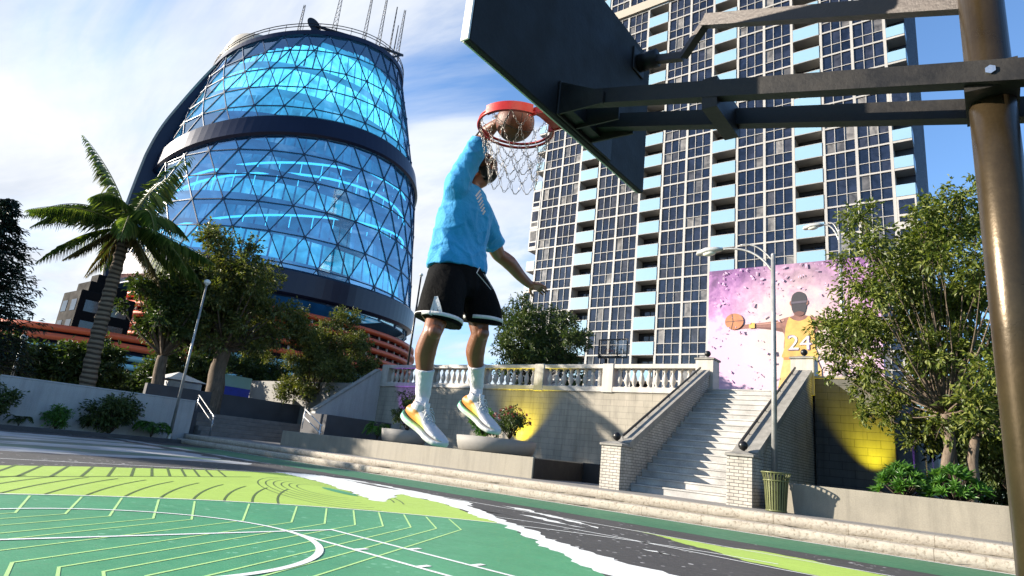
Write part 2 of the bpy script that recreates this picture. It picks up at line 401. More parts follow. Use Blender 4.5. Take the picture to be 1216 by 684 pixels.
# loose white and lime strokes on the asphalt
g = MB()
for q, sd in (([(-7.0, 8.9), (-5.9, 8.55), (-4.9, 8.2), (-3.9, 7.75), (-4.0, 7.9), (-5.2, 8.45), (-6.3, 8.95)], 1), ([(-5.7, 7.75), (-4.3, 7.35), (-4.0, 7.42), (-5.2, 7.85)], 2), ([(-2.3, 6.05), (-1.9, 6.0), (-1.7, 6.1), (-2.1, 6.2)], 6)):
    g.poly(jag(q, 0.10, 0.1, sd), 0.0045)
obj('court_white_strokes', g, P_white, kind='structure')
g = MB()
g.poly(jag([(-3.6, 8.55), (-2.7, 8.35), (-1.9, 8.35), (-1.5, 8.75), (-0.6, 8.6), (0.4, 8.35), (2.6, 8.1), (2.6, 6.4), (1.2, 6.6), (0.2, 6.75), (-1.0, 7.0), (-1.9, 7.55), (-2.6, 8.0)], 0.10, 0.12, 8), 0.003)
obj('court_lime_streak', g, P_lime, kind='structure')
# regulation white lines
g = MB(); lw = 0.055; z = 0.006
fx = -4.57
for y in (2.44, 1.83, -1.83, -2.44): g.ribbon([(1.22, y), (fx - lw / 2, y)], lw, z)
g.ribbon([(fx, -2.44 - lw / 2), (fx, 2.44 + lw / 2)], lw, z + 0.0008)
g.ribbon(arc((fx, 0), 1.83, PI / 2, PI * 1.5, 48), lw, z + 0.0015)
g.ribbon(arc((fx, 0), 1.83, -PI / 2, PI / 2, 48), 0.075, z + 0.0015)
for x in (-0.7, -1.5, -2.35, -3.25):
    for s in (1, -1):
        g.ribbon([(x, s * 2.44), (x, s * 2.62)], 0.07 if x < -0.8 else 0.25, z + 0.0008); g.ribbon([(x - 0.15, s * 1.83), (x - 0.15, s * 2.0)], 0.07, z + 0.0008)
g.ribbon(arc(RIM, 7.30, PI / 2 + 0.05, PI * 1.5 - 0.05, 90), lw, z)
g.ribbon([(1.22, 6.75), (-0.6, 6.75), (-3.0, 6.98)], 0.05, z); g.ribbon([(-3.0, 6.98), (-4.6, 6.95), (-5.6, 6.6)], 0.05, z)
g.ribbon([(5, 8.30), (-13.3, 8.62)], lw, z); g.ribbon([(-13.45, -12), (-13.45, 8.6)], 0.06, z)
g.ribbon([(-26, 12.2), (6, 12.2)], 0.10, z)
obj('court_white_lines', g, P_white, kind='structure')
# pale contour lines on the green: radial outside the kink, parallel inside
g = MB(); z = 0.0042
kink = [(-6.25, -1.2), (-6.2, -0.75), (-6.1, -0.32), (-6.0, 0.09), (-5.82, 0.45), (-5.62, 0.82), (-5.52, 1.2), (-5.38, 1.75), (-5.2, 2.30), (-5.04, 2.68), (-4.89, 3.05), (-4.74, 3.40), (-4.60, 3.78), (-4.44, 4.12), (-4.28, 4.46)]
outer = [(-7.62, -0.9), (-7.6, -0.35), (-7.56, 0.2), (-7.52, 0.75), (-7.45, 1.2), (-7.32, 1.62), (-7.18, 2.05), (-6.95, 2.75), (-6.68, 3.38), (-6.48, 3.78), (-6.25, 4.12), (-6.02, 4.44), (-5.78, 4.76), (-5.52, 5.0), (-5.28, 5.28)]
du = V((0.425, -0.905)); La = V((-4.35, -1.55)); Ld = V((0.755, 0.655))
for k, (kp, op) in enumerate(zip(kink, outer)):
    a = V(kp); det = du.x * (-Ld.y) - du.y * (-Ld.x); e = La - a
    t = (e.x * (-Ld.y) - e.y * (-Ld.x)) / det
    pl = [op, kp]
    if t > 0.15:
        b = a + du * t; pl += [tuple(b), (b.x + 1.5, b.y - 0.50)]
    g.ribbon(pl, 0.027, z)
obj('court_contour_lines', g, P_pale, kind='structure')
# dark contour lines on the lime
g = MB()
mid = catmull([(-9.4, -3, 0), (-9.62, -0.8, 0), (-9.85, 0.44, 0), (-10.45, 2.0, 0), (-11.0, 3.4, 0), (-11.35, 4.5, 0), (-11.75, 5.6, 0)], 6)
g.ribbon([p[:2] for p in mid], 0.06, z)
for i in range(16):
    t = i / 15; p = lerpl(mid, 0.10 + 0.78 * t)
    g.ribbon([p[:2], (p.x - 2.35, p.y + 1.0)], 0.05, z)
for i in range(12):
    b = RIM + (V((-7.36, -0.05 + 0.46 * (i - 3)))).normalized() * 7.38; p = V((b.x - 2.55 + 0.03 * i, b.y + 1.85 - 0.02 * i, 0))
    g.ribbon([tuple(q[:2]) for q in bez((b.x, b.y, 0), ((b.x + p.x) / 2 - 0.20, (b.y + p.y) / 2 - 0.05, 0), (p.x, p.y, 0), 8)], 0.034, z)
for k in range(6):
    a = 0.35 + 0.42 * k; b = 0.22 + 0.22 * k
    g.ribbon([(-9.15 + (1.25 + a) * math.cos(t) * 0.75 - 0.45 * (0.5 + b) * math.sin(t), 5.75 + (0.45 + b) * math.sin(t) * 0.9 - 0.28 * (1.0 + a) * math.cos(t) * 0.6) for t in [PI * 0.15 + 1.75 * PI * j / 40 for j in range(41)]], 0.03, 0.0024)
obj('court_lime_contours', g, P_dkl, kind='structure')
g = MB(); g.poly([(-9.05 + 0.75 * math.cos(t) - 0.2 * math.sin(t), 6.0 + 0.20 * math.sin(t) - 0.12 * math.cos(t)) for t in [2 * PI * j / 40 for j in range(40)]], 0.0052)
obj('court_green_islet', g, P_green, kind='structure')
# far end: painted apron beyond half court
g = MB(); g.poly(jag([(-27, -15), (-16.4, -15), (-16.0, 3), (-16.5, 8.5), (-27, 8.5)], 0.35, 0.4, 12), 0.0015); g.poly(jag([(-30, 9.0), (-17.5, 9.4), (-17.2, 9.7), (-30, 9.72)], 0.1, 0.3, 13), 0.003)
def apron():
    m, nt, out = new_mat('court_far_apron')
    co_ = nt.nodes.new('ShaderNodeTexCoord').outputs['Object']
    mp_ = nt.nodes.new('ShaderNodeMapping'); L(nt, co_, mp_.inputs[0]); mp_.inputs['Scale'].default_value = (1.0, 0.16, 1)
    f = noise_n(nt, 0.55, 8, 0.65, mp_.outputs[0], 0.6)
    col = ramp(nt, f, [(0.36, (0.035, 0.04, 0.04)), (0.42, (0.035, 0.13, 0.08)), (0.47, (0.10, 0.12, 0.11)), (0.52, (0.38, 0.39, 0.40)), (0.60, (0.26, 0.27, 0.29)), (0.70, (0.42, 0.43, 0.44))]).outputs[0]
    pbsdf(nt, out, col, 0.55, 0, bump(nt, noise_n(nt, 60, 3), 0.2, 0.004)); return m
obj('court_far_apron', g, apron(), kind='structure')

# kerb: two risers of rough stone, then the pavement
def kerb_mat():
    m, nt, out = new_mat('kerb_stone')
    f = noise_n(nt, 2.2, 7, 0.7); f2 = noise_n(nt, 14, 6, 0.75)
    col = ramp(nt, f, [(0.3, (0.27, 0.24, 0.20)), (0.7, (0.38, 0.345, 0.29))]).outputs[0]
    col = mixc(nt, 1.0, col, ramp(nt, f2, [(0.33, (0.45, 0.40, 0.33)), (0.48, (1, 1, 1))]).outputs[0], 'MULTIPLY')
    uv = wall_uv(nt); b = nt.nodes.new('ShaderNodeTexBrick'); L(nt, uv, b.inputs['Vector'])
    b.inputs['Scale'].default_value = 1; b.inputs['Brick Width'].default_value = 1.5; b.inputs['Row Height'].default_value = 10; b.inputs['Mortar Size'].default_value = 0.006
    for s in ('Color1', 'Color2'): b.inputs[s].default_value = (1, 1, 1, 1)
    b.inputs['Mortar'].default_value = (0.5, 0.47, 0.42, 1)
    col = mixc(nt, 1.0, col, b.outputs['Color'], 'MULTIPLY')
    pbsdf(nt, out, col, 0.85, 0, bump(nt, f2, 0.6, 0.03), 0.25); return m
M_kerb = kerb_mat()
def rough_strip(x0, x1, y0, y1, z0, z1, step=0.3):
    """kerb course with a slightly uneven worn arris"""
    mb = MB(); n = int((x1 - x0) / step); rows = []
    for i in range(n + 1):
        x = x0 + (x1 - x0) * i / n
        def w(s, a): return a * noise.noise(V((x * 3.1, s, 0.5)))
        rows.append([(x, y0 + 0.05, z0), (x, y0 + 0.05, z0 + 0.045 + w(6, 0.02)), (x, y0 + w(1, 0.012), z0 + 0.075 + w(5, 0.03)), (x, y0 + w(2, 0.016), z1 - 0.035), (x, y0 + 0.02 + w(3, 0.012), z1 + w(4, 0.008) - 0.006), (x, y0 + 0.07, z1), (x, y1, z1)])
    vs = [p for r_ in rows for p in r_]; fs = []
    for i in range(n):
        for k in range(6): a = i * 7 + k; fs.append((a, a + 7, a + 8, a + 1))
    mb.add(vs, fs, 0, True); return mb
obj('lower_kerb_step', rough_strip(-30.0, 8.0, 12.30, 12.72, -0.02, 0.23), M_kerb, kind='structure')
obj('upper_kerb_step', rough_strip(-30.0, 8.0, 12.70, 13.12, 0.2, 0.456), M_kerb, kind='structure')
def paving_mat():
    m, nt, out = new_mat('pavement_slabs')
    co_ = nt.nodes.new('ShaderNodeTexCoord').outputs['Object']
    b = nt.nodes.new('ShaderNodeTexBrick'); L(nt, co_, b.inputs['Vector']); b.inputs['Scale'].default_value = 1
    b.inputs['Brick Width'].default_value = 0.9; b.inputs['Row Height'].default_value = 0.6; b.inputs['Mortar Size'].default_value = 0.008
    b.inputs['Color1'].default_value = (0.20, 0.19, 0.18, 1); b.inputs['Color2'].default_value = (0.235, 0.225, 0.21, 1); b.inputs['Mortar'].default_value = (0.09, 0.085, 0.08, 1)
    col = mixc(nt, 1.0, b.outputs['Color'], ramp(nt, noise_n(nt, 1.5, 7, 0.7), [(0.3, (0.72,) * 3), (0.65, (1, 1, 1))]).outputs[0], 'MULTIPLY')
    pbsdf(nt, out, col, 0.75, 0, bump(nt, noise_n(nt, 40, 4), 0.2, 0.01), 0.3); return m
M_pave = paving_mat()
g = MB(); g.box(-46, 8, 13.08, 21.6, 0.0, 0.46); obj('pavement', g, M_pave, kind='structure')
g = MB(); g.box(-31.0, -29.75, -24, 12.9, -0.02, 0.13); obj('planting_strip', g, mat('soil', (0.035, 0.026, 0.018), 0.95, 0, 0.4, 4, 0.6), kind='structure')
g = MB(); g.bbox(-29.75, -29.5, -24, 13.06, -0.02, 0.17, 0.02); obj('strip_kerb', g, mat('dark_kerb', (0.05, 0.05, 0.052), 0.8, 0, 0.3, 3), kind='structure')
g = MB(); g.box(-44, -31.35, -30, 13.05, -0.02, 1.62); g.box(-44, -32.42, 13.05, 21.6, 0.455, 1.60); obj('terrace', g, mat('terrace_paving', (0.12, 0.115, 0.11), 0.85, 0, 0.25, 1), kind='structure')
g = MB(); g.box(-400, -0.8, 21.9, 500, -0.02, 4.42); g.box(-400, -44.02, -300, 21.88, -0.02, 1.55); obj('plaza', g, mat('plaza_paving', (0.17, 0.165, 0.155), 0.8, 0, 0.2, 0.8), kind='structure')
# ------------------------------------------------------------------ walls, stairs, balustrade
M_block = brick_mat('retaining_blocks', (0.30, 0.272, 0.222), (0.275, 0.252, 0.206), (0.20, 0.182, 0.15), 0.78, 0.26, 0.010, 0.85, 0.3, 0.2)
M_brick = brick_mat('pale_brick', (0.44, 0.41, 0.36), (0.37, 0.345, 0.30), (0.115, 0.105, 0.095), 0.235, 0.085, 0.009, 0.8, 0.5, 0.2)
M_cap = mat('cap_stone', (0.21, 0.20, 0.18), 0.8, 0, 0.25, 4, 0.25, streak=0.2)
M_conc = mat('smooth_concrete', (0.215, 0.195, 0.155), 0.75, 0, 0.14, 1.4, 0.12, 25, fine=0.12, streak=0.22)
M_grey = mat('grey_render', (0.34, 0.34, 0.335), 0.85, 0, 0.10, 0.9, 0.12, 30, fine=0.08, streak=0.15)
M_white = mat('balustrade_paint', (0.36, 0.335, 0.30), 0.6, 0, 0.10, 3, 0.08, streak=0.22)
M_black = mat('black_iron', (0.012, 0.012, 0.013), 0.35, 0.3, 0.3, 6, 0.05)
M_rail = mat('galvanised_rail', (0.42, 0.43, 0.44), 0.35, 0.8, 0.15, 6, 0.03)
M_stone = mat('stair_stone', (0.34, 0.33, 0.315), 0.8, 0, 0.28, 1.6, 0.3, 18, fine=0.15)
M_dark = mat('dark_render', (0.05, 0.05, 0.055), 0.8, 0, 0.25, 1.2, 0.15)
M_block_shade = brick_mat('blocks_painted_shade', (0.085, 0.085, 0.085), (0.075, 0.075, 0.078), (0.04, 0.04, 0.042), 0.78, 0.26, 0.010, 0.85, 0.3, 0.2)  # darker copy of the retaining blocks, with shade put into the colour

def wall_thing(name, box, m, label, cat='wall', cap=None, extra=None):
    x0, x1, y0, y1, z0, z1 = box
    t = thing(name, ((x0 + x1) / 2, (y0 + y1) / 2, z0), label, cat)
    b = MB(); b.bbox(x0, x1, y0, y1, z0, z1, 0.02); obj('wall_face', b, m, t)
    if cap:
        b = MB(); b.bbox(x0 - cap[0], x1 + cap[0], y0 - cap[0], y1 + cap[0], z1, z1 + cap[1], 0.015); obj('coping', b, cap[2], t)
    return t
YW = 21.5
wall_thing('retaining_wall', (-26.45, -7.32, YW, YW + 0.38, 0.45, 4.22), M_block, 'tall pale block retaining wall carrying the balustrade left of the stone stairs, with a palm shadow on it')
wall_thing('retaining_wall', (-3.16, -0.75, YW, YW + 19, 0.45, 4.9), M_block_shade, 'dark block retaining wall right of the stone stairs, lit yellow by an uplight', cap=(0.03, 0.10, M_cap))
wall_thing('end_wall', (-31.35, -31.0, -24, 13.3, 0.0, 2.06), M_grey, 'long plain grey rendered wall behind the shrubs at the far end of the court', cap=(0.004, 0.08, M_grey))
wall_thing('terrace_wall', (-34.9, -34.55, 12.2, 21.9, 1.58, 2.85), M_dark, 'low dark wall at the back of the terrace above the grey steps')
# stringer wall of the side stair at the far left of the retaining wall
t = thing('sloped_wall', (-26.3, 19.5, 0.46), 'grey stair side wall with a sloping top at the left end of the retaining wall', 'wall')
b = MB(); prof = [(17.4, 0.46), (21.5, 0.46), (21.5, 5.12), (21.2, 5.05), (17.4, 2.30)]
vs = [(x, y, z) for x in (-26.80, -26.46) for y, z in prof]; k = len(prof)
b.add(vs, [tuple(range(k)), tuple(range(2 * k - 1, k - 1, -1))] + [(i, k + i, k + (i + 1) % k, (i + 1) % k) for i in range(k)]); 
obj('wall_face', b, M_grey, t)
b = MB(); b.beam((-26.63, 17.35, 2.33), (-26.63, 21.25, 5.14), 0.42, 0.09); obj('coping', b, M_cap, t)

# ---- stone staircase with brick cheek walls, piers and ball finials
SX0, SX1 = -6.95, -3.80
t = thing('stone_staircase', (-5.4, 15.0, 0.46), 'broad grey stone stairs climbing between two pale brick cheek walls', 'staircase')
b = MB(); n = 18; y0, y1, z0, z1 = 15.05, 21.55, 0.46, 4.42
for i in range(n):
    za = z0 + (z1 - z0) * i / n; zb = z0 + (z1 - z0) * (i + 1) / n; ya = y0 + (y1 - y0) * i / n
    b.bbox(SX0, SX1, ya, y1 + 0.35, za if i else 0.44, zb - 0.003, 0.012)
    b.bbox(SX0 + 0.005, SX1 - 0.005, ya - 0.025, ya + 0.06, zb - 0.05, zb, 0.008)
obj('steps', b, M_stone, t)
slope = (5.05 - 1.72) / (21.4 - 14.9)
for xa, xb, side in ((-7.32, SX0, 0), (SX1, -3.43 + 0.2, 1)):
    b = MB(); prof = [(14.85, 0.45), (21.9, 0.45), (21.9, 4.98), (21.3, 4.98), (14.85, 1.70)]
    vs = [(x, y, z) for x in (xa, xb) for y, z in prof]; k = 5
    b.add(vs, [tuple(range(k)), tuple(range(2 * k - 1, k - 1, -1))] + [(i, k + i, k + (i + 1) % k, (i + 1) % k) for i in range(k)])
    cw = obj('cheek_wall', b, M_brick, t)
    b = MB(); b.beam((xa / 2 + xb / 2, 14.80, 1.76), (xa / 2 + xb / 2, 21.35, 5.09), xb - xa + 0.10, 0.20)
    obj('sloped_coping', b, M_cap, cw)
    b = MB()
    p0 = V((xa + 0.09, 14.95, 2.06)); p1 = V((xa + 0.09, 21.2, 5.25)); d = p1 - p0
    b.beam(p0, p1, 0.05, 0.06); b.tube([p0 - d * 0.005, p0 + V((0, 0, -0.3))], 0.018, 6)
    for i in range(1, 8): q = p0 + d * (i / 7.5); b.tube([q, q - V((0, 0, 0.25))], 0.014, 6)
    obj('handrail', b, M_black, cw)
# piers: foot piers at the pavement, head piers on the plaza
for (xa, xb, ya, yb, za, zb, nm) in ((-7.60, -6.94, 14.30, 14.92, 0.44, 1.70, 'foot_pier'), (-3.84, -3.18, 14.30, 14.92, 0.44, 1.70, 'foot_pier'),
                                     (-7.52, -6.80, 21.42, 22.12, 4.30, 5.62, 'head_pier'), (-3.92, -3.14, 21.42, 22.12, 4.30, 5.62, 'head_pier')):
    b = MB(); b.bbox(xa, xb, ya, yb, za, zb, 0.008); p = obj(nm, b, M_brick if nm == 'foot_pier' else M_white, t)
    b = MB(); b.bbox(xa - 0.05, xb + 0.05, ya - 0.05, yb + 0.05, zb, zb + 0.07, 0.012)
    cx, cy = (xa + xb) / 2, (ya + yb) / 2; h = 0.07
    b.add([(xa - 0.05, ya - 0.05, zb + h), (xb + 0.05, ya - 0.05, zb + h), (xb + 0.05, yb + 0.05, zb + h), (xa - 0.05, yb + 0.05, zb + h), (cx, cy, zb + h + 0.10)], [(0, 1, 4), (1, 2, 4), (2, 3, 4), (3, 0, 4)])
    obj('pier_cap', b, M_cap, p)
    b = MB(); b.tube([(cx, cy, zb + 0.13), (cx, cy, zb + 0.2)], [0.06, 0.04], 12); b.sphere((cx, cy, zb + 0.30), 0.125, 20, 12); obj('ball_finial', b, M_black, p)

# ---- balustrade along the retaining wall
t = thing('stone_balustrade', (-16.7, YW + 0.18, 4.22), 'cream stone balustrade with turned balusters along the top of the pale retaining wall', 'balustrade')
xa, xb = -26.4, -7.5; yb_ = YW + 0.19
b = MB(); b.bbox(xa, xb, YW - 0.06, YW + 0.46, 4.22, 4.46, 0.02); obj('plinth_rail', b, M_white, t)
b = MB(); b.bbox(xa, xb, YW - 0.04, YW + 0.44, 5.26, 5.46, 0.025); obj('top_rail', b, M_white, t)
posts = [-26.25, -21.9, -17.45, -13.1, -10.95 - 0.0]
posts = [-26.2, -22.55, -18.9, -15.2, -11.5]
for x in posts:
    b = MB(); b.bbox(x - 0.27, x + 0.27, YW - 0.075, YW + 0.475, 4.20, 5.48, 0.02); obj('post', b, M_white, t)
bal = MB(); bal.lathe([(0.10, 0.0), (0.10, 0.05), (0.065, 0.07), (0.062, 0.10), (0.108, 0.20), (0.128, 0.30), (0.115, 0.40), (0.075, 0.52), (0.052, 0.61), (0.06, 0.66), (0.09, 0.69), (0.09, 0.74), (0.11, 0.745), (0.11, 0.80)], (0, 0, 0), 12)
bal.bbox(-0.085, 0.085, -0.085, 0.085, -0.02, 0.04, 0.01)
bm0 = None; ps = posts + [-7.4]
for i in range(len(ps) - 1):
    a, c = ps[i] + 0.30, ps[i + 1] - 0.30; k = int((c - a) / 0.345)
    for j in range(k):
        x = a + (c - a) * (j + 0.5) / k
        if bm0 is None:
            bm0 = bal.mesh('baluster'); bm0.materials.append(M_white)
        o = bpy.data.objects.new('baluster', bm0); COL.objects.link(o); o.parent = t
        o.location = V((x, yb_, 4.46)) - t.location
# ---- low concrete ledge with pots, and its set-back return next to the stairs
t = thing('concrete_ledge', (-17.2, 14.3, 0.46), 'long low smooth concrete ledge below the pale retaining wall', 'ledge')
b = MB(); b.bbox(-24.3, -10.05, 14.30, 21.48, 0.44, 1.125, 0.02); obj('ledge_body', b, M_conc, t)
M_recess_shade = mat('recess_painted_shade', (0.014, 0.013, 0.013), 0.8)  # near-black colour stands in for the shade in the recess
b = MB(); b.bbox(-10.048, -7.34, 17.4, 21.48, 0.44, 1.13, 0.015); obj('set_back_return', b, M_recess_shade, t)
b = MB(); b.bbox(-10.046, -10.03, 14.36, 17.38, 0.47, 1.09, 0.004); obj('end_shade_panel', b, M_recess_shade, t)  # dark sheet added over the ledge end to paint its shade
# planter wall on the right
t = thing('concrete_planter', (3.0, 14.3, 0.46), 'long smooth concrete planter wall under the leafy tree on the right', 'planter')
b = MB(); b.bbox(-2.62, 9.0, 14.30, 14.62, 0.44, 1.165, 0.02); b.box(-2.60, 8.98, 14.62, 21.4, 0.44, 1.02)
obj('planter_wall', b, M_conc, t)
b = MB(); b.box(-2.58, 8.9, 14.63, 21.3, 1.021, 1.06); obj('soil', b, MATS['soil'], t)
# grey steps to the terrace
t = thing('terrace_steps', (-31.4, 17, 0.46), 'dark grey stone steps rising to the terrace beside the end of the grey wall', 'steps')
b = MB()
for i in range(5): b.bbox(-32.46, -30.62 - i * 0.36, 13.72, 21.4, 0.45 + 0.23 * i, 0.45 + 0.23 * (i + 1), 0.015)
obj('treads', b, mat('dark_step_stone', (0.13, 0.125, 0.12), 0.85, 0, 0.25, 2, 0.3), t)
b = MB(); b.bbox(-32.5, -31.36, 13.32, 13.70, 0.45, 1.62, 0.01); obj('side_wall', b, M_dark, t)  # coloured dark for the shadow that lies on this side
def handrail(x0, y0, z0, x1, z1, y, label, m):
    t = thing('metal_handrail', (x1, y, 0.46), label, 'handrail')
    b = MB()
    for dz in (0, -0.35): b.tube([(x0, y, z0 + dz), (x1, y, z1 + dz), (x1 + 0.12, y, z1 + dz)], 0.026, 8)
    obj('rails', b, m, t)
    for x, zt, zb in ((x0 + 0.05, z0, z0 - 0.95), (x1, z1, z1 - 0.98)):
        b = MB(); b.tube([(x, y, zb), (x, y, zt)], 0.028, 8); obj('post', b, m, t)
    return t
handrail(-32.7, 14.15, 2.52, -30.6, 1.46, 14.2, 'sloping galvanised handrail on the dark grey terrace steps', M_rail)
t = handrail(-24.8, 15.4, 2.25, -23.3, 1.55, 15.6, 'short pale metal handrail behind the left end of the concrete ledge', mat('pale_metal', (0.55, 0.56, 0.57), 0.4, 0.5))
wall_thing('dark_block', (-25.9, -23.9, 16.3, 20.5, 0.46, 2.10), M_dark, 'dark square block behind the short pale handrail by the tree', 'block')
wall_thing('white_slab', (-29.2, -26.6, 19.4, 19.7, 1.2, 1.52), mat('white_slab_paint', (0.5, 0.48, 0.44), 0.7), 'small white slab on the terrace steps by the tree foot', 'slab')
# ---- bowl planters on the ledge
def bowl(x, y, r, h, label):
    t = thing('bowl_planter', (x, y, 1.125), label, 'planter', 'bowl planters on the ledge')
    b = MB(); b.lathe([(r * 0.86, 0), (r * 0.92, 0.04), (r * 0.97, h * 0.5), (r, h), (r - 0.06, h), (r - 0.1, h - 0.07), (0.01, h - 0.07)], (x, y, 1.125), 40); obj('bowl', b, mat('pot_concrete', (0.20, 0.19, 0.175), 0.75, 0, 0.12, 2, 0.1), t)
    b = MB(); b.lathe([(r - 0.105, h - 0.066), (0.01, h - 0.05)], (x, y, 1.125), 30); obj('soil', b, MATS['soil'], t); return t
bowl(-17.7, 15.7, 0.95, 0.52, 'grey concrete bowl planter on the ledge, the left one behind the near shoe')
bowl(-12.85, 15.8, 1.5, 0.52, 'wide grey concrete bowl planter on the ledge, half in shadow, with red flowers')

# ---- uplights that are lit in the photograph
def uplight(x, y, z, tx, ty, tz, col, power, label, size=62, blend=0.6):
    t = thing('uplight', (x, y, z), label, 'light', 'ground uplights')
    b = MB(); b.lathe([(0.11, 0.0), (0.11, 0.10), (0.085, 0.12), (0.085, 0.09)], (x, y, z), 18); obj('housing', b, M_black, t)
    b = MB(); b.lathe([(0.084, 0.095), (0.001, 0.095)], (x, y, z), 18); obj('lens', b, emit_mat('lens_' + '%02d' % int(col[2] * 99), col, 4.0), t)
    ld = bpy.data.lights.new('uplight_lamp', 'SPOT'); lo = bpy.data.objects.new('uplight_lamp', ld); COL.objects.link(lo); lo.parent = t
    lo.location = (0, 0, 0.16); ld.energy = power; ld.color = col; ld.spot_size = math.radians(size); ld.spot_blend = blend; ld.shadow_soft_size = 0.05
    lo.rotation_euler = (V((x, y, z)) - V((tx, ty, tz))).to_track_quat('Z', 'Y').to_euler()
YEL = (1.0, 0.80, 0.02)
uplight(-15.9, 20.75, 1.13, -15.9, 21.6, 4.0, YEL, 480, 'yellow uplight at the foot of the pale retaining wall behind the bowl planters', 84, 1.0)
uplight(-1.35, 20.75, 1.07, -1.4, 21.6, 4.2, YEL, 620, 'yellow uplight in front of the dark wall right of the stairs', 72, 0.9)
uplight(-23.9, 20.9, 1.13, -23.9, 21.6, 5.0, (0.45, 0.12, 1.0), 260, 'violet uplight below the left end of the balustrade', 50)
for x, c, nm in ((27.0, (0.45, 0.15, 1.0), 'first violet uplight behind the planter tree, nearest the yellow lit wall'), (32.5, (1.0, 0.7, 0.1), 'amber uplight behind the planter tree trunk'), (36.5, (0.45, 0.15, 1.0), 'second violet uplight behind the planter tree, right of the amber one')):
    uplight(-0.40, x, 1.03, -0.76, x, 4.2, c, 160, nm, 34)
# ---- litter bin
t = thing('litter_bin', (-2.47, 13.80, 0.46), 'olive green slatted metal litter bin beside the right foot pier', 'litter bin')
M_olive = mat('olive_paint', (0.105, 0.115, 0.045), 0.4, 0.2, 0.15, 4, 0.05)
c = (-2.47, 13.80, 0.46)
b = MB(); b.lathe([(0.205, 0.03), (0.225, 0.45), (0.255, 0.86), (0.25, 0.86), (0.20, 0.03)], c, 32); obj('liner', b, mat('bin_liner', (0.02, 0.022, 0.014), 0.6), t)
b = MB()
for i in range(26):
    a = 2 * PI * i / 26
    def pt(r, z_): return (c[0] + r * math.cos(a), c[1] + r * math.sin(a), c[2] + z_)
    b.beam(pt(0.225, 0.02), pt(0.275, 0.72), 0.034, 0.012, up=(math.cos(a), math.sin(a), 0)); b.beam(pt(0.275, 0.72), pt(0.325, 0.90), 0.028, 0.012, up=(math.cos(a), math.sin(a), 0))
obj('slats', b, M_olive, t)
for r, z_, nm in ((0.232, 0.03, 'base_ring'), (0.283, 0.72, 'middle_ring'), (0.333, 0.905, 'rim_ring')):
    b = MB(); b.tube([(c[0] + r * math.cos(2 * PI * i / 32), c[1] + r * math.sin(2 * PI * i / 32), c[2] + z_) for i in range(32)], 0.018, 8, closed=True); obj(nm, b, M_olive, t)

# ---- street lamps
def street_lamp(x, y, z0, h, arm, label, head_ax=-1.0, poles_m=None):
    t = thing('street_lamp', (x, y, z0), label, 'street lamp', 'curved arm street lamps')
    m = poles_m or M_rail2
    b = MB(); b.tube([(x, y, z0), (x, y, z0 + h)], [0.085, 0.06], 14); b.lathe([(0.17, 0), (0.17, 0.06), (0.11, 0.12), (0.10, 0.5), (0.085, 0.56)], (x, y, z0), 16); b.sphere((x, y, z0 + h), 0.065, 10, 6)
    obj('post', b, m, t)
    b = MB(); ax = head_ax; zt = z0 + h
    b.tube(bez((x, y, zt - 0.55), (x + ax * arm * 0.32, y, zt + 0.42), (x + ax * arm, y, zt + 0.36), 16), 0.036, 8)
    b.tube(bez((x, y, zt - 0.2), (x + ax * arm * 0.30, y, zt + 0.52), (x + ax * arm * 0.62, y, zt + 0.43), 12), 0.026, 8)
    obj('arm', b, m, t)
    b = MB(); hx = x + ax * arm
    b.tube([(hx - ax * 0.05, y, zt + 0.37), (hx + ax * 0.15, y, zt + 0.38), (hx + ax * 0.45, y, zt + 0.36), (hx + ax * 0.72, y, zt + 0.31), (hx + ax * 0.80, y, zt + 0.28)], 0.1, 12, ell=[(0.05, 0.06), (0.09, 0.14), (0.12, 0.18), (0.08, 0.13), (0.01, 0.02)])
    hd = obj('lamp_head', b, mat('lamp_head_paint', (0.42, 0.42, 0.40), 0.4, 0.3), t)
    b = MB(); b.sphere((hx + ax * 0.40, y, zt + 0.30), 0.12, 14, 8, sc=(2.0, 1.1, 0.9)); obj('lens', b, mat('lamp_lens', (0.75, 0.72, 0.62), 0.2), hd)
    return t
M_rail2 = mat('lamp_post_paint', (0.30, 0.30, 0.29), 0.4, 0.5, 0.15, 5, 0.03)
street_lamp(-2.95, 15.5, 0.46, 7.15, 1.55, 'tall grey curved arm street lamp standing behind the litter bin')
street_lamp(-2.75, 25.0, 4.42, 7.4, 0.65, 'curved arm street lamp behind the leafy tree at the right edge of the mural')
def post_lamp(x, y, z0, h, label, tilt=0, m=None, r=0.06, two=False):
    t = thing('post_lamp', (x, y, z0), label, 'street lamp', 'post lamps'); m = m or M_rail2
    b = MB(); b.tube([(x, y, z0), (x, y, z0 + h)], [r * 1.25, r * 0.8], 12); b.lathe([(r * 2.2, 0), (r * 2.2, 0.05), (r * 1.4, 0.3)], (x, y, z0), 14); obj('post', b, m, t)
    b = MB(); b.sphere((x, y, z0 + h + 0.14), 0.17, 16, 10, sc=(1, 1, 0.85)); b.lathe([(0.06, -0.05), (0.09, 0.03), (0.16, 0.05)], (x, y, z0 + h), 12); obj('globe', b, mat('globe_glass', (0.6, 0.6, 0.55), 0.25), t)
    return t
post_lamp(-30.25, 12.05, 0.12, 7.9, 'slim post lamp with small globe at the right end of the grey end wall')
post_lamp(-37.5, 6.95, 1.6, 2.6, 'short pale post lamp with white globe behind the left end of the grey wall', m=mat('pale_metal', (0.55, 0.56, 0.57)))
post_lamp(-36.5, 32.6, 4.42, 10.8, 'dark slender lamp post behind the balustrade near the glass tower', m=M_black, r=0.09)
post_lamp(-36.2, 13.2, 1.6, 5.0, 'thin white pole among the trees behind the grey wall', m=mat('pale_metal', (0.55, 0.56, 0.57)), r=0.05)
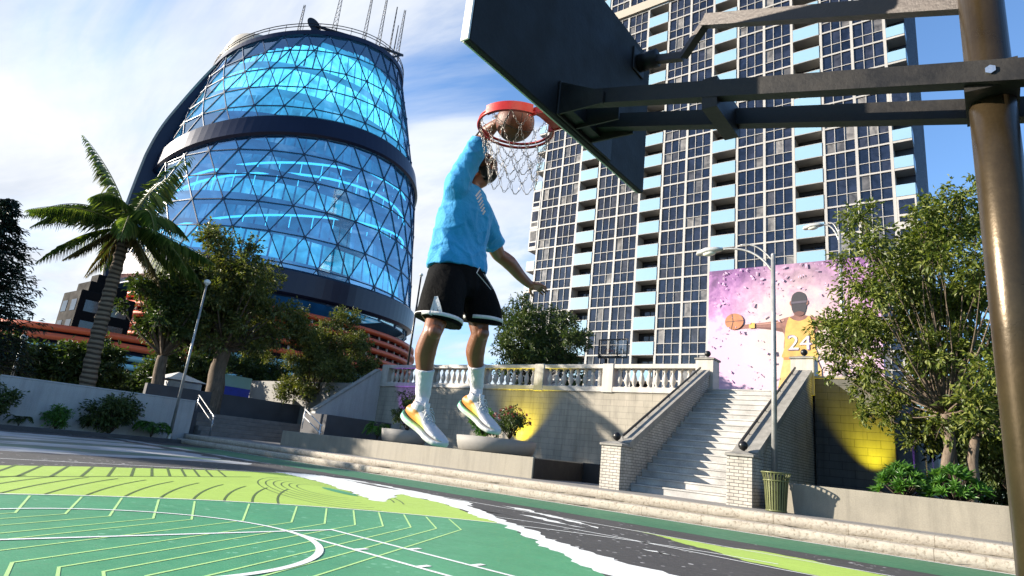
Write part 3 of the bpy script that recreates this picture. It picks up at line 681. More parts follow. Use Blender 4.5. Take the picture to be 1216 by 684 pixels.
# ------------------------------------------------------------------ mural
def text_mesh(txt, size, mb, fn, depth=0.0):
    cu = bpy.data.curves.new('txt', 'FONT'); cu.body = txt; cu.size = size; cu.align_x = 'CENTER'; cu.extrude = depth; cu.resolution_u = 3
    o = bpy.data.objects.new('txt', cu); COL.objects.link(o)
    dg = bpy.context.evaluated_depsgraph_get(); me = bpy.data.meshes.new_from_object(o.evaluated_get(dg))
    mb.add([fn(v.co) for v in me.vertices], [tuple(p.vertices) for p in me.polygons])
    bpy.data.objects.remove(o); bpy.data.curves.remove(cu); bpy.data.meshes.remove(me)
def mural():
    x0, x1, y, z0, z1 = -10.95, -2.15, 32.0, 4.42, 12.95
    t = thing('mural_wall', (-6.55, y, z0), 'big pink and purple painted mural panel with a basketball player seen from behind, above the stone stairs', 'mural')
    m, nt, out = new_mat('mural_painting')
    co_ = nt.nodes.new('ShaderNodeNewGeometry').outputs['Position']
    f = noise_n(nt, 0.42, 8, 0.62, co_, 0.8); f2 = noise_n(nt, 1.7, 6, 0.6, co_, 0.4)
    sp = nt.nodes.new('ShaderNodeSeparateXYZ'); L(nt, co_, sp.inputs[0])
    # painted composition: deep violet at the top corners, pale pink to white low and right of centre
    a = N(nt, 'ShaderNodeMath', operation='MULTIPLY_ADD'); L(nt, sp.outputs[2], a.inputs[0]); a.inputs[1].default_value = -0.105; a.inputs[2].default_value = 1.22
    b_ = N(nt, 'ShaderNodeMath', operation='MULTIPLY_ADD'); L(nt, f, b_.inputs[0]); b_.inputs[1].default_value = 0.9; L(nt, a.outputs[0], b_.inputs[2])
    c_ = N(nt, 'ShaderNodeMath', operation='MULTIPLY_ADD'); L(nt, f2, c_.inputs[0]); c_.inputs[1].default_value = 0.7; L(nt, b_.outputs[0], c_.inputs[2])
    col = ramp(nt, c_.outputs[0], [(0.56, (0.09, 0.035, 0.11)), (0.72, (0.20, 0.085, 0.22)), (0.92, (0.35, 0.18, 0.33)), (1.0, (0.42, 0.28, 0.39))]).outputs[0]
    gl = nt.nodes.new('ShaderNodeTexGradient'); gl.gradient_type = 'SPHERICAL'
    mp_ = nt.nodes.new('ShaderNodeMapping'); L(nt, co_, mp_.inputs[0]); mp_.inputs['Location'].default_value = (1.55, -8.0, -1.9); mp_.inputs['Scale'].default_value = (0.25, 0.25, 0.21)
    L(nt, mp_.outputs[0], gl.inputs[0])
    k = N(nt, 'ShaderNodeMath', operation='MULTIPLY'); L(nt, gl.outputs[1], k.inputs[0]); L(nt, ramp(nt, f2, [(0.25, (0.7,) * 3), (0.65, (1.7,) * 3)]).outputs[0], k.inputs[1])
    col = mixc(nt, k.outputs[0], col, (0.42, 0.33, 0.30))
    pbsdf(nt, out, col, 0.6, 0, None, 0.3)
    b = MB(); b.bbox(x0, x1, y, y + 0.35, z0, z1, 0.02); obj('panel', b, m, t)
    yy = [y - 0.006]
    def flat(name, pts, mm, parent=t):
        yy[0] -= 0.004; bb = MB(); p3 = [V((p[0], yy[0], p[1])) for p in pts]
        bb.add(p3, [tuple(tr) for tr in tessellate_polygon([p3])]); return obj(name, bb, mm, parent)
    def sm(P, n=5):
        Q = catmull([(p[0], p[1], 0) for p in P] + [(P[0][0], P[0][1], 0)], n); return [(q.x, q.y) for q in Q[:-1]]
    sk = mat('mural_skin', (0.17, 0.075, 0.06), 0.6, var=0.3, scale=2.5, bmp=0); gold = mat('mural_gold', (0.40, 0.24, 0.06), 0.6, var=0.25, scale=2, bmp=0)
    hair = mat('mural_black', (0.02, 0.018, 0.025), 0.6, bmp=0); wh = mat('mural_white', (0.42, 0.40, 0.40), 0.6, bmp=0); org = mat('mural_ball', (0.32, 0.12, 0.05), 0.6, var=0.3, scale=3, bmp=0); pu = mat('mural_violet', (0.10, 0.05, 0.16), 0.6, bmp=0)
    cx = -5.98
    fig = flat('painted_figure', sm([(cx - 3.4, 9.55), (cx - 2.4, 9.62), (cx - 1.3, 9.72), (cx - 0.62, 9.9), (cx - 0.26, 10.0), (cx - 0.24, 10.4), (cx + 0.24, 10.4), (cx + 0.26, 10.0), (cx + 0.62, 9.9), (cx + 1.3, 9.72), (cx + 2.4, 9.66), (cx + 3.3, 9.60), (cx + 3.5, 9.42), (cx + 2.4, 9.36), (cx + 1.4, 9.22), (cx + 0.78, 9.0), (cx + 0.7, 8.0), (cx - 0.7, 8.0), (cx - 0.78, 9.0), (cx - 1.4, 9.24), (cx - 2.4, 9.36), (cx - 3.4, 9.34)], 4), sk)
    dk = mat('mural_skin_dark', (0.09, 0.035, 0.03), 0.6, bmp=0)
    for s in (-1, 1): flat('painted_arm_shade', sm([(cx + s * 0.9, 9.32), (cx + s * 1.5, 9.36), (cx + s * 2.3, 9.42), (cx + s * 2.3, 9.37), (cx + s * 1.4, 9.23), (cx + s * 0.85, 9.1)], 3), dk, fig)
    hl = mat('mural_skin_light', (0.27, 0.14, 0.11), 0.6, bmp=0)
    for s in (-1, 1): flat('painted_arm_light', sm([(cx + s * 0.75, 9.80), (cx + s * 1.3, 9.66), (cx + s * 2.2, 9.58), (cx + s * 2.2, 9.53), (cx + s * 1.3, 9.57), (cx + s * 0.8, 9.68)], 3), hl, fig)
    flat('painted_hair', sm([(cx - 0.36, 10.3), (cx - 0.40, 10.75), (cx - 0.30, 11.15), (cx, 11.3), (cx + 0.30, 11.15), (cx + 0.40, 10.75), (cx + 0.34, 10.25), (cx + 0.2, 10.02), (cx - 0.2, 10.02)], 4), hair, fig)
    flat('painted_ear', sm([(cx + 0.38, 10.5), (cx + 0.47, 10.62), (cx + 0.45, 10.78), (cx + 0.38, 10.74)], 3), sk, fig); flat('painted_ear', sm([(cx - 0.38, 10.5), (cx - 0.47, 10.62), (cx - 0.45, 10.78), (cx - 0.38, 10.74)], 3), sk, fig)
    flat('painted_neck_shade', sm([(cx - 0.22, 10.0), (cx - 0.25, 10.12), (cx, 10.2), (cx + 0.25, 10.12), (cx + 0.22, 10.0), (cx, 9.93)], 3), mat('mural_skin_dark', (0.09, 0.035, 0.03), 0.6, bmp=0), fig)
    flat('painted_headband', [(cx - 0.40, 10.62), (cx + 0.40, 10.66), (cx + 0.40, 10.78), (cx - 0.40, 10.74)], mat('mural_band', (0.06, 0.05, 0.07), 0.6, bmp=0), fig)
    flat('painted_vest', sm([(cx - 0.50, 9.92), (cx - 0.30, 9.75), (cx, 9.66), (cx + 0.30, 9.75), (cx + 0.50, 9.92), (cx + 0.62, 9.6), (cx + 0.72, 9.1), (cx + 0.76, 8.2), (cx + 0.8, 7.6), (cx - 0.8, 7.6), (cx - 0.76, 8.2), (cx - 0.72, 9.1), (cx - 0.62, 9.6)], 3), gold, fig)
    flat('painted_shorts', sm([(cx - 0.80, 7.62), (cx + 0.80, 7.62), (cx + 1.05, 6.3), (cx + 1.15, 4.9), (cx + 0.1, 4.8), (cx, 5.2), (cx - 0.1, 4.8), (cx - 1.15, 4.9), (cx - 1.05, 6.3)], 2), mat('mural_amber', (0.44, 0.28, 0.10), 0.6, var=0.3, scale=2, bmp=0), fig)
    flat('painted_waistband', [(cx - 0.80, 7.56), (cx + 0.80, 7.50), (cx + 0.81, 7.66), (cx - 0.80, 7.70)], mat('mural_rust', (0.30, 0.13, 0.04), 0.6, bmp=0), fig)
    for side, nm in ((-1, 'painted_wristband'),):
        flat(nm, [(cx - 2.62, 9.35), (cx - 2.30, 9.35), (cx - 2.30, 9.66), (cx - 2.62, 9.66)], gold, fig)
    flat('painted_ball', [(-9.42 + 0.52 * math.cos(a), 9.78 + 0.47 * math.sin(a)) for a in [2 * PI * i / 32 for i in range(32)]], org, fig)
    flat('ball_seam', [(-9.93, 9.76), (-8.91, 9.80), (-8.91, 9.83), (-9.93, 9.79)], hair, fig)
    flat('ball_seam', [(-9.60, 9.34), (-9.50, 9.78), (-9.56, 10.22), (-9.53, 10.22), (-9.46, 9.78), (-9.57, 9.34)], hair, fig)
    for off, sz, mm in ((0, 1.22, pu), (1, 1.12, wh)):
        bb = MB(); yy[0] -= 0.004; Y_ = yy[0]
        text_mesh('24', sz, bb, lambda v: (cx + v.x * 1.05, Y_, 8.08 + v.y - (0.02 if off == 0 else -0.02))); obj('jersey_number', bb, mm, fig)
    rnd = random.Random(5); bb = MB(); yy[0] -= 0.004
    for i in range(260):
        x = rnd.uniform(x0 + 0.1, x1 - 0.1); z = z1 - 0.1 - (z1 - z0 - 1.5) * rnd.random() ** 1.7
        if abs(x - cx) < 0.9 and z < 11.3: continue
        s = rnd.choice((0.03, 0.04, 0.05, 0.06, 0.08, 0.12)) * rnd.uniform(0.7, 1.1); a = rnd.uniform(0, PI); w = s * rnd.uniform(0.3, 0.6)
        dx, dz = math.cos(a) * s, math.sin(a) * s; ex, ez = -math.sin(a) * w, math.cos(a) * w
        bb.add([(x - dx - ex, yy[0], z - dz - ez), (x + dx - ex, yy[0], z + dz - ez), (x + dx + ex, yy[0], z + dz + ez), (x - dx + ex, yy[0], z - dz + ez)], [(0, 1, 2, 3)])
    obj('painted_confetti', bb, mat('mural_confetti', (0.36, 0.25, 0.36), 0.6, var=0.5, scale=1.2, bmp=0), t)
mural()

# ------------------------------------------------------------------ basketball hoop
M_steel = mat('dark_bronze_steel', (0.046, 0.032, 0.016), 0.30, 0.5, 0.3, 4, 0.06, 40, fine=0.12)
M_beam = mat('painted_black_steel', (0.014, 0.012, 0.010), 0.55, 0.0, 0.5, 7, 0.12, 40, fine=0.2, spec=0.3)
M_board = mat('board_back', (0.010, 0.010, 0.0105), 0.7, 0, 0.2, 5, 0.1, spec=0.25)
M_red = mat('rim_red', (0.30, 0.012, 0.008), 0.35, 0.1, 0.15, 8, 0.04)
M_bolt = mat('zinc_bolt', (0.5, 0.5, 0.5), 0.3, 0.9)
hoop = thing('basketball_hoop', (1.92, 0, 0), 'big foreground basketball hoop with bronze pole, black backboard seen from behind and red rim', 'basketball hoop')
b = MB(); b.tube([(1.92, 0, 0.0), (1.92, 0, 3.6)], 0.072, 40); b.lathe([(0.21, 0), (0.21, 0.015), (0.085, 0.018)], (1.92, 0, 0), 32); pole = obj('pole', b, M_steel, hoop)
b = MB(); b.lathe([(0.076, -0.02), (0.076, 0.02), (0.06, 0.04), (0.001, 0.045)], (1.92, 0, 3.6), 24); obj('pole_cap', b, M_beam, pole)
bw, zb, zt = 1.83, 2.90, 3.97
b = MB(); b.bbox(0.012, 0.05, -bw / 2, bw / 2, zb, zt, 0.006); board = obj('backboard', b, M_board, hoop)
b = MB(); b.bbox(0.0, 0.0125, -bw / 2 + 0.004, bw / 2 - 0.004, zb + 0.004, zt - 0.004, 0.003); obj('board_face', b, mat('board_face_white', (0.62, 0.60, 0.56), 0.5), board)
b = MB(); b.bbox(0.001, 0.051, -bw / 2 - 0.012, -bw / 2 - 0.001, zb, zt, 0.003); obj('edge_trim', b, mat('board_face_white', (0.62, 0.60, 0.56), 0.5), board)
b = MB()
for (ya, yb2, za, zb2) in ((-0.305, 0.305, 3.05, 3.10), (-0.305, 0.305, 3.45, 3.50), (-0.305, -0.255, 3.10, 3.45), (0.255, 0.305, 3.10, 3.45)): b.box(-0.003, 0.0, ya, yb2, za, zb2)
obj('target_square', b, M_red, board)
# twin arms sloping down to the pole
for s in (-1, 1):
    b = MB(); y = s * 0.135
    b.beam((0.13, y, 3.005), (2.42, y, 2.455), 0.055, 0.085)
    arm = obj('support_arm', b, M_beam, hoop)
    b = MB()
    for px_ in (1.92, 0.22):
        zc = 3.005 - (px_ - 0.13) * 0.55 / 2.29
        b.tube([(px_, y - 0.036 if s < 0 else y + 0.036, zc), (px_, y, zc)], 0.017, 6, smooth=False)
    obj('bolt', b, M_bolt, arm)
b = MB(); b.beam((0.90, -0.16, 2.80), (0.90, 0.16, 2.80), 0.07, 0.16); obj('cross_piece', b, M_beam, hoop)
b = MB(); b.beam((1.92, -0.135, 2.575), (1.92, 0.135, 2.575), 0.16, 0.10); obj('pole_clamp', b, M_beam, hoop)
b = MB(); b.bbox(0.052, 0.066, -0.19, 0.42, 2.905, 3.12, 0.004); b.box(0.066, 0.13, -0.17, 0.17, 2.93, 3.05)
for y in (-0.175, 0.0, 0.175): b.add([(0.066, y - 0.006, 2.91), (0.066, y + 0.006, 2.91), (0.066, y + 0.006, 3.11), (0.066, y - 0.006, 3.11), (0.34, y - 0.006, 2.90), (0.34, y + 0.006, 2.90), (0.34, y + 0.006, 2.97), (0.34, y - 0.006, 2.97)], [(0, 1, 2, 3), (4, 7, 6, 5), (0, 4, 5, 1), (1, 5, 6, 2), (2, 6, 7, 3), (3, 7, 4, 0)])
obj('mounting_bracket', b, M_beam, hoop)
for s in (1, -1):
    y = 0.72 * s
    P0, P1, P2, P3 = V((0.20, y, 3.83)), V((0.40, y - 0.03 * s, 3.72)), V((0.60, y - 0.15 * s, 3.83)), V((1.90, 0.09 * s, 3.06))
    b = MB(); b.tube([(0.05, y, 3.80), (0.20, y, 3.80)], 0.062, 10); b.bbox(0.052, 0.064, y - 0.08, y + 0.08, 3.72, 3.90, 0.004); br = obj('brace_bracket', b, M_beam, hoop)
    b = MB(); b.beam((0.18, y, 3.79), P1, 0.045, 0.05); b.beam(P1, P2, 0.05, 0.045); b.beam(P2 - (P3 - P2) * 0.01, P3, 0.055, 0.075); obj('brace', b, mat('brace_grey', (0.045, 0.037, 0.033), 0.5, 0.3, 0.2, 6) if s > 0 else M_beam, hoop)
# rim, plate and chain net
rc = (-0.381, 0, 3.05)
b = MB()
for rr, zz_ in ((0.2285, 0.0), (0.2335, -0.024)):
    b.tube([(rc[0] + rr * math.cos(2 * PI * i / 64), rr * math.sin(2 * PI * i / 64), rc[2] + zz_) for i in range(64)], 0.0085, 10, closed=True)
rim = obj('rim', b, M_red, hoop)
b = MB(); n = 24; vs = []
for i in range(n + 1):
    a = -0.56 * PI + 0.40 * PI * i / n
    for r_, z_ in ((0.222, -0.034), (0.244, -0.034), (0.244, 0.022), (0.222, 0.022)): vs.append((rc[0] + r_ * math.cos(a), r_ * math.sin(a), rc[2] + z_))
b.add(vs, [(i * 4 + k, i * 4 + (k + 1) % 4, i * 4 + 4 + (k + 1) % 4, i * 4 + 4 + k) for i in range(n) for k in range(4)] + [(3, 2, 1, 0), (n * 4, n * 4 + 1, n * 4 + 2, n * 4 + 3)])
b.bbox(-0.16, -0.002, -0.11, 0.11, 3.015, 3.03, 0.004); b.bbox(-0.014, -0.002, -0.13, 0.13, 2.95, 3.10, 0.004)
for y in (-0.10, 0.10): b.beam((-0.20, y, 3.035), (-0.005, y, 3.035), 0.012, 0.05)
obj('rim_plate', b, M_red, rim)
b = MB(); M_chain = mat('chain_steel', (0.16, 0.15, 0.14), 0.35, 0.85, 0.2, 20, 0)
def link(p, q, flip):
    p, q = V(p), V(q); d = (q - p); l = d.length; d.normalize(); s_ = d.orthogonal().normalized()
    if flip: s_ = d.cross(s_)
    w, h = 0.0065, l * 0.62; c_ = (p + q) / 2
    b.tube([c_ + d * (h * math.cos(t)) + s_ * (w * math.sin(t)) for t in [2 * PI * k / 8 for k in range(8)]], 0.0014, 4, closed=True)
def chain(p, q, sag):
    p, q = V(p), V(q); L_ = (q - p).length * (1 + sag); k = max(2, int(L_ / 0.021))
    pt = [p.lerp(q, i / k) - V((0, 0, 4 * sag * 0.16 * (i / k) * (1 - i / k))) for i in range(k + 1)]
    for i in range(k): link(pt[i], pt[i + 1], i % 2)
# the net hangs pulled a little towards the court side by the ball
lv = [(0.228, -0.02, 0), (0.195, -0.125, -0.015), (0.165, -0.235, -0.03), (0.150, -0.33, -0.035)]; nn = 12
def npt(j, i):
    r_, z_, sh = lv[j]; a = 2 * PI * (i + 0.5 * (j % 2)) / nn; w = 0.012 * math.sin(i * 2.7 + j)
    return V((rc[0] - sh + (r_ + w) * math.cos(a), (r_ + w) * math.sin(a) + sh * 0.3, rc[2] + z_ + 0.012 * math.sin(i * 1.9 + j * 2)))
for j in range(3):
    for i in range(nn):
        p = npt(j, i)
        for q in ((npt(j + 1, i), npt(j + 1, i - 1)) if j % 2 == 0 else (npt(j + 1, i), npt(j + 1, i + 1))): chain(p, q, 0.10)
for i in range(0, nn): chain(npt(3, i), npt(3, i + 1), 0.5)
obj('chain_net', b, M_chain, rim)
# ------------------------------------------------------------------ basketball
BALL = V((-0.392, 0.0, 3.075)); BR = 0.119
def ball_mat():
    m, nt, out = new_mat('basketball_leather')
    co_ = nt.nodes.new('ShaderNodeTexCoord').outputs['Object']
    vo = nt.nodes.new('ShaderNodeTexVoronoi'); vo.inputs['Scale'].default_value = 230; L(nt, co_, vo.inputs['Vector'])
    f = noise_n(nt, 14, 5); col = ramp(nt, f, [(0.3, (0.070, 0.016, 0.005)), (0.7, (0.105, 0.028, 0.009))]).outputs[0]
    pbsdf(nt, out, col, 0.5, 0, bump(nt, vo.outputs['Distance'], 0.35, 0.003), 0.4); return m
ballt = thing('basketball', BALL, 'brown leather basketball being dunked through the red rim', 'basketball')
b = MB(); b.sphere(BALL, BR, 48, 24); ballo = obj('cover', b, ball_mat(), ballt)
b = MB(); q = Matrix.Rotation(0.5, 3, 'X') @ Matrix.Rotation(0.7, 3, 'Y')
def ring_on(fn): b.tube([BALL + q @ (V(fn(2 * PI * i / 64)).normalized() * (BR + 0.0004)) for i in range(64)], 0.0022, 6, closed=True)
ring_on(lambda t_: (math.cos(t_), math.sin(t_), 0)); ring_on(lambda t_: (0, math.cos(t_), math.sin(t_)))
for s in (1, -1): ring_on(lambda t_: (math.cos(t_), s * (0.62 + 0.28 * math.cos(2 * t_)), math.sin(t_)))
obj('seams', b, mat('ball_seam_black', (0.012, 0.010, 0.009), 0.5), ballt)

# ---- second hoop on the plaza
t = thing('plaza_hoop', (-15.5, 28.6, 4.42), 'small distant basketball hoop with a clear framed board behind the balustrade', 'basketball hoop')
M_fr = mat('hoop_frame_black', (0.02, 0.02, 0.02), 0.5)
cx, yy_, zc = -15.25, 28.6, 7.66
b = MB()
for za in (-0.53, 0.53): b.box(cx - 0.95, cx + 0.95, yy_, yy_ + 0.05, zc + za - 0.04, zc + za + 0.04)
for xa in (-0.91, 0.91): b.box(cx + xa - 0.04, cx + xa + 0.04, yy_ + 0.002, yy_ + 0.048, zc - 0.49, zc + 0.49)
b.box(cx - 0.95, cx + 0.95, yy_ + 0.004, yy_ + 0.046, zc - 0.34, zc - 0.30)
b.box(cx + 0.28, cx + 0.33, yy_ + 0.004, yy_ + 0.046, zc - 0.49, zc + 0.49); obj('board_frame', b, M_fr, t)
m_, nt_, out_ = new_mat('clear_board'); tr = nt_.nodes.new('ShaderNodeBsdfTransparent'); tr.inputs[0].default_value = (0.8, 0.8, 0.8, 1); gl_ = nt_.nodes.new('ShaderNodeBsdfGlossy'); gl_.inputs['Roughness'].default_value = 0.05
mx_ = nt_.nodes.new('ShaderNodeMixShader'); mx_.inputs[0].default_value = 0.08; L(nt_, tr.outputs[0], mx_.inputs[1]); L(nt_, gl_.outputs[0], mx_.inputs[2]); L(nt_, mx_.outputs[0], out_.inputs[0])
b = MB(); b.box(cx - 0.88, cx + 0.88, yy_ + 0.02, yy_ + 0.03, zc - 0.48, zc + 0.48); obj('clear_board', b, m_, t)
b = MB(); b.tube([(cx - 1.1, yy_ + 1.3, 4.42), (cx - 1.1, yy_ + 1.3, 7.3), (cx - 0.9, yy_ + 0.06, 7.25)], 0.09, 10); b.beam((cx - 0.9, yy_ + 0.07, 7.2), (cx + 0.5, yy_ + 0.07, 7.2), 0.08, 0.08); obj('post', b, M_fr, t)
b = MB(); b.tube([(cx + 0.225 * math.cos(2 * PI * i / 24), yy_ - 0.38 + 0.225 * math.sin(2 * PI * i / 24), 7.47) for i in range(24)], 0.012, 6, closed=True); b.beam((cx, yy_, 7.47), (cx, yy_ - 0.16, 7.47), 0.1, 0.02); obj('rim', b, M_red, t)
# ------------------------------------------------------------------ apartment tower
def pane_tilt(nt, amt):
    g = nt.nodes.new('ShaderNodeNewGeometry'); wn = nt.nodes.new('ShaderNodeTexWhiteNoise'); wn.noise_dimensions = '1D'
    oi = nt.nodes.new('ShaderNodeObjectInfo'); a = N(nt, 'ShaderNodeMath', operation='ADD'); L(nt, g.outputs['Random Per Island'], a.inputs[0]); L(nt, oi.outputs['Random'], a.inputs[1]); L(nt, a.outputs[0], wn.inputs['W'])
    s1 = N(nt, 'ShaderNodeVectorMath', operation='SUBTRACT'); L(nt, wn.outputs['Color'], s1.inputs[0]); s1.inputs[1].default_value = (0.5, 0.5, 0.5)
    s2 = N(nt, 'ShaderNodeVectorMath', operation='SCALE'); L(nt, s1.outputs[0], s2.inputs[0]); s2.inputs['Scale'].default_value = amt
    s3 = N(nt, 'ShaderNodeVectorMath', operation='ADD'); L(nt, g.outputs['Normal'], s3.inputs[0]); L(nt, s2.outputs[0], s3.inputs[1])
    s4 = N(nt, 'ShaderNodeVectorMath', operation='NORMALIZE'); L(nt, s3.outputs[0], s4.inputs[0]); return s4.outputs[0]
def window_glass():
    m, nt, out = new_mat('tower_window_glass')
    g = nt.nodes.new('ShaderNodeNewGeometry'); oi = nt.nodes.new('ShaderNodeObjectInfo')
    a = N(nt, 'ShaderNodeMath', operation='ADD'); L(nt, g.outputs['Random Per Island'], a.inputs[0]); L(nt, oi.outputs['Random'], a.inputs[1])
    fr = N(nt, 'ShaderNodeMath', operation='FRACT'); L(nt, a.outputs[0], fr.inputs[0])
    col = ramp(nt, fr.outputs[0], [(0.0, (0.006, 0.009, 0.020)), (0.45, (0.008, 0.012, 0.026)), (0.75, (0.014, 0.017, 0.030)), (0.88, (0.03, 0.03, 0.036)), (0.93, (0.10, 0.095, 0.09)), (1.0, (0.17, 0.16, 0.15))], 'LINEAR').outputs[0]
    # soft curtain folds and room shapes behind the glass
    sp = nt.nodes.new('ShaderNodeTexCoord')
    f = noise_n(nt, 1.1, 4, 0.6, g.outputs['Position'], 0.5)
    col = mixc(nt, 1.0, col, ramp(nt, f, [(0.35, (0.5,) * 3), (0.7, (1.6,) * 3)]).outputs[0], 'MULTIPLY')
    tl = pane_tilt(nt, 0.05)
    w = nt.nodes.new('ShaderNodeBump'); L(nt, tl, w.inputs['Normal']); w.inputs['Strength'].default_value = 0.10; w.inputs['Distance'].default_value = 0.05
    L(nt, noise_n(nt, 0.5, 2, 0.5, g.outputs['Position']), w.inputs['Height'])
    pbsdf(nt, out, col, 0.06, 0, w.outputs['Normal'], 0.5); return m
M_wg = window_glass()
M_mull = mat('tower_white_frame', (0.295, 0.285, 0.27), 0.6, 0, 0.12, 0.25, 0.05, 6)
M_parap = mat('balcony_blue_glass', (0.185, 0.30, 0.39), 0.25, 0, 0.05, 0.12, 0, spec=0.6)
M_beige = mat('tower_beige_band', (0.30, 0.265, 0.215), 0.7, 0, 0.1, 0.3, 0.05)
M_side = mat('tower_dark_cladding', (0.030, 0.036, 0.055), 0.5, 0, 0.25, 0.3, 0.05)
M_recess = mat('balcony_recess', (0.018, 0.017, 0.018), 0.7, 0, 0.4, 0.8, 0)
def apartment():
    Y0 = 60.0; BWD = 2.922; X0 = -44.72; F = 2.9; ZB = 13.5; K0, K1 = -3, 19
    XR = X0 + 14 * BWD
    t = thing('apartment_tower', (-24.3, Y0, 4.42), 'tall apartment tower with white window grid and pale blue balcony fronts', 'apartment tower')
    zt = ZB + F * (K1 + 1)
    b = MB(); b.box(X0 - 0.0, XR + 1.55, Y0 + 1.62, Y0 + 21, 4.42, zt + 1.2)
    for i in range(42): yy = Y0 + 1.7 + i * 0.47; b.box(XR + 1.55, XR + 1.67, yy, yy + 0.2, 4.42, zt + 1.2)
    obj('side_wall', b, M_side, t)
    b = MB()
    for i in range(15):
        x = X0 + i * BWD; b.box(x - 0.13, x + 0.13, Y0 - 0.03, Y0 + 1.6, 4.43, zt)
    for k in range(K0, K1 + 2):
        z = ZB + F * k
        b.box(X0 - 0.03, XR + 0.03, Y0 - 0.02, Y0 + 1.61, z - 0.085, z + 0.085)
    obj('facade_frame', b, M_mull, t)
    b = MB(); b.box(X0 - 0.3, XR + 1.6, Y0 - 0.34, Y0 + 1.6, ZB + F * 16 + 0.15, ZB + F * 16 + 1.42); b.box(X0 - 0.2, XR + 1.6, Y0 - 0.2, Y0 + 1.6, zt - 0.1, zt + 1.2); obj('beige_band', b, M_beige, t)
    def win_mb(x, z):
        b = MB(); xa, xb = x + 0.13, x + BWD - 0.13; w = (xb - xa) / 3; za, zb = z + 0.085, z + F - 0.085; zm = z + 1.22
        for j in range(3):
            for (p, q) in ((za, zm), (zm, zb)):
                b.add([(xa + w * j, Y0 + 0.10, p), (xa + w * (j + 1), Y0 + 0.10, p), (xa + w * (j + 1), Y0 + 0.10, q), (xa + w * j, Y0 + 0.10, q)], [(0, 1, 2, 3)], 0)
        for j in (1, 2): b.box(xa + w * j - 0.028, xa + w * j + 0.028, Y0 + 0.0, Y0 + 0.099, za, zb, 1)
        b.box(xa, xb, Y0 + 0.012, Y0 + 0.098, zm - 0.032, zm + 0.032, 1)
        return b
    me = None; rest = MB()
    order = []
    for k in range(K0, K1 + 1):
        for i in (0, 1, 3, 4, 6, 7, 9, 10, 12, 13): order.append((k, i))
    for k, i in order:
        x, z = X0 + i * BWD, ZB + F * k
        if -1 <= k <= 8:
            if me is None:
                me = win_mb(0, 0).mesh('window', (0, Y0, 0)); me.materials.append(M_wg); me.materials.append(M_mull)
            o = bpy.data.objects.new('window', me); COL.objects.link(o); o.parent = t; o.location = V((x, Y0, z)) - t.location
        else:
            w = win_mb(x, z); o_ = len(rest.v); rest.v += w.v; rest.f += [tuple(a + o_ for a in f) for f in w.f]; rest.m += w.m; rest.sm += w.sm
    obj('upper_windows', rest, [M_wg, M_mull], t, kind='stuff')
    me = None
    for k in range(K0, K1 + 1):
        for i in (2, 5, 8, 11):
            if me is None:
                b = MB(); b.box(0.172, BWD - 0.172, -0.10, -0.03, 0.0, 1.42, 0); b.box(0.172, BWD - 0.172, -0.11, 0.0, 1.42, 1.47, 1)
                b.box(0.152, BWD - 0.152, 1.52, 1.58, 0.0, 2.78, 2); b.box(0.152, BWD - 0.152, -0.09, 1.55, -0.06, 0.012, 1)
                b.box(0.5, 1.4, 1.49, 1.518, 0.14, 2.4, 3); b.box(1.55, 2.3, 1.49, 1.518, 0.14, 2.4, 3)
                me = b.mesh('balcony')
                for mm in (M_parap, M_mull, M_recess, M_wg): me.materials.append(mm)
            o = bpy.data.objects.new('balcony', me); COL.objects.link(o); o.parent = t; o.location = V((X0 + i * BWD, Y0, ZB + F * k)) - t.location
    # corner bays: alternate open balconies and enclosed corner windows
    for side, xa, xb in ((-1, X0 - 1.45, X0 - 0.15), (1, XR + 0.15, XR + 1.70)):
        for k in range(K0, K1 + 1):
            z = ZB + F * k; b = MB()
            enc = (k in (5, 6, 7, 2, 1, -1, 12, 13) and side < 0) or (k in (8, 3, 4, 0) and side > 0)
            if side < 0 and k in (2, 6, 7): enc = True
            b.box(xa, xb, Y0 - 0.06, Y0 + 1.6, z - 0.12, z + 0.10, 1)
            b.box(xa, xb, Y0 - 0.10, Y0 - 0.03, z + 0.10, z + 1.25, 0 if not enc else 1)
            xe = xa if side < 0 else xb
            b.box(xe - 0.04, xe + 0.04, Y0 - 0.02, Y0 + 1.6, z + 0.10, z + 1.25, 0)
            if enc:
                b.box(xa + 0.15, xb - 0.15, Y0 - 0.115, Y0 - 0.102, z + 0.45, z + 1.0, 2); b.box(xa, xb, Y0 - 0.09, Y0 - 0.02, z + 1.25, z + 2.78, 1); b.box(xa + 0.15, xb - 0.15, Y0 - 0.105, Y0 - 0.092, z + 1.2, z + 2.65, 2)
                b.box(xe - 0.04, xe + 0.04, Y0 - 0.02, Y0 + 1.6, z + 1.25, z + 2.78, 1)
            obj('corner_balcony', b, [M_parap, M_mull, M_wg], t)
apartment()

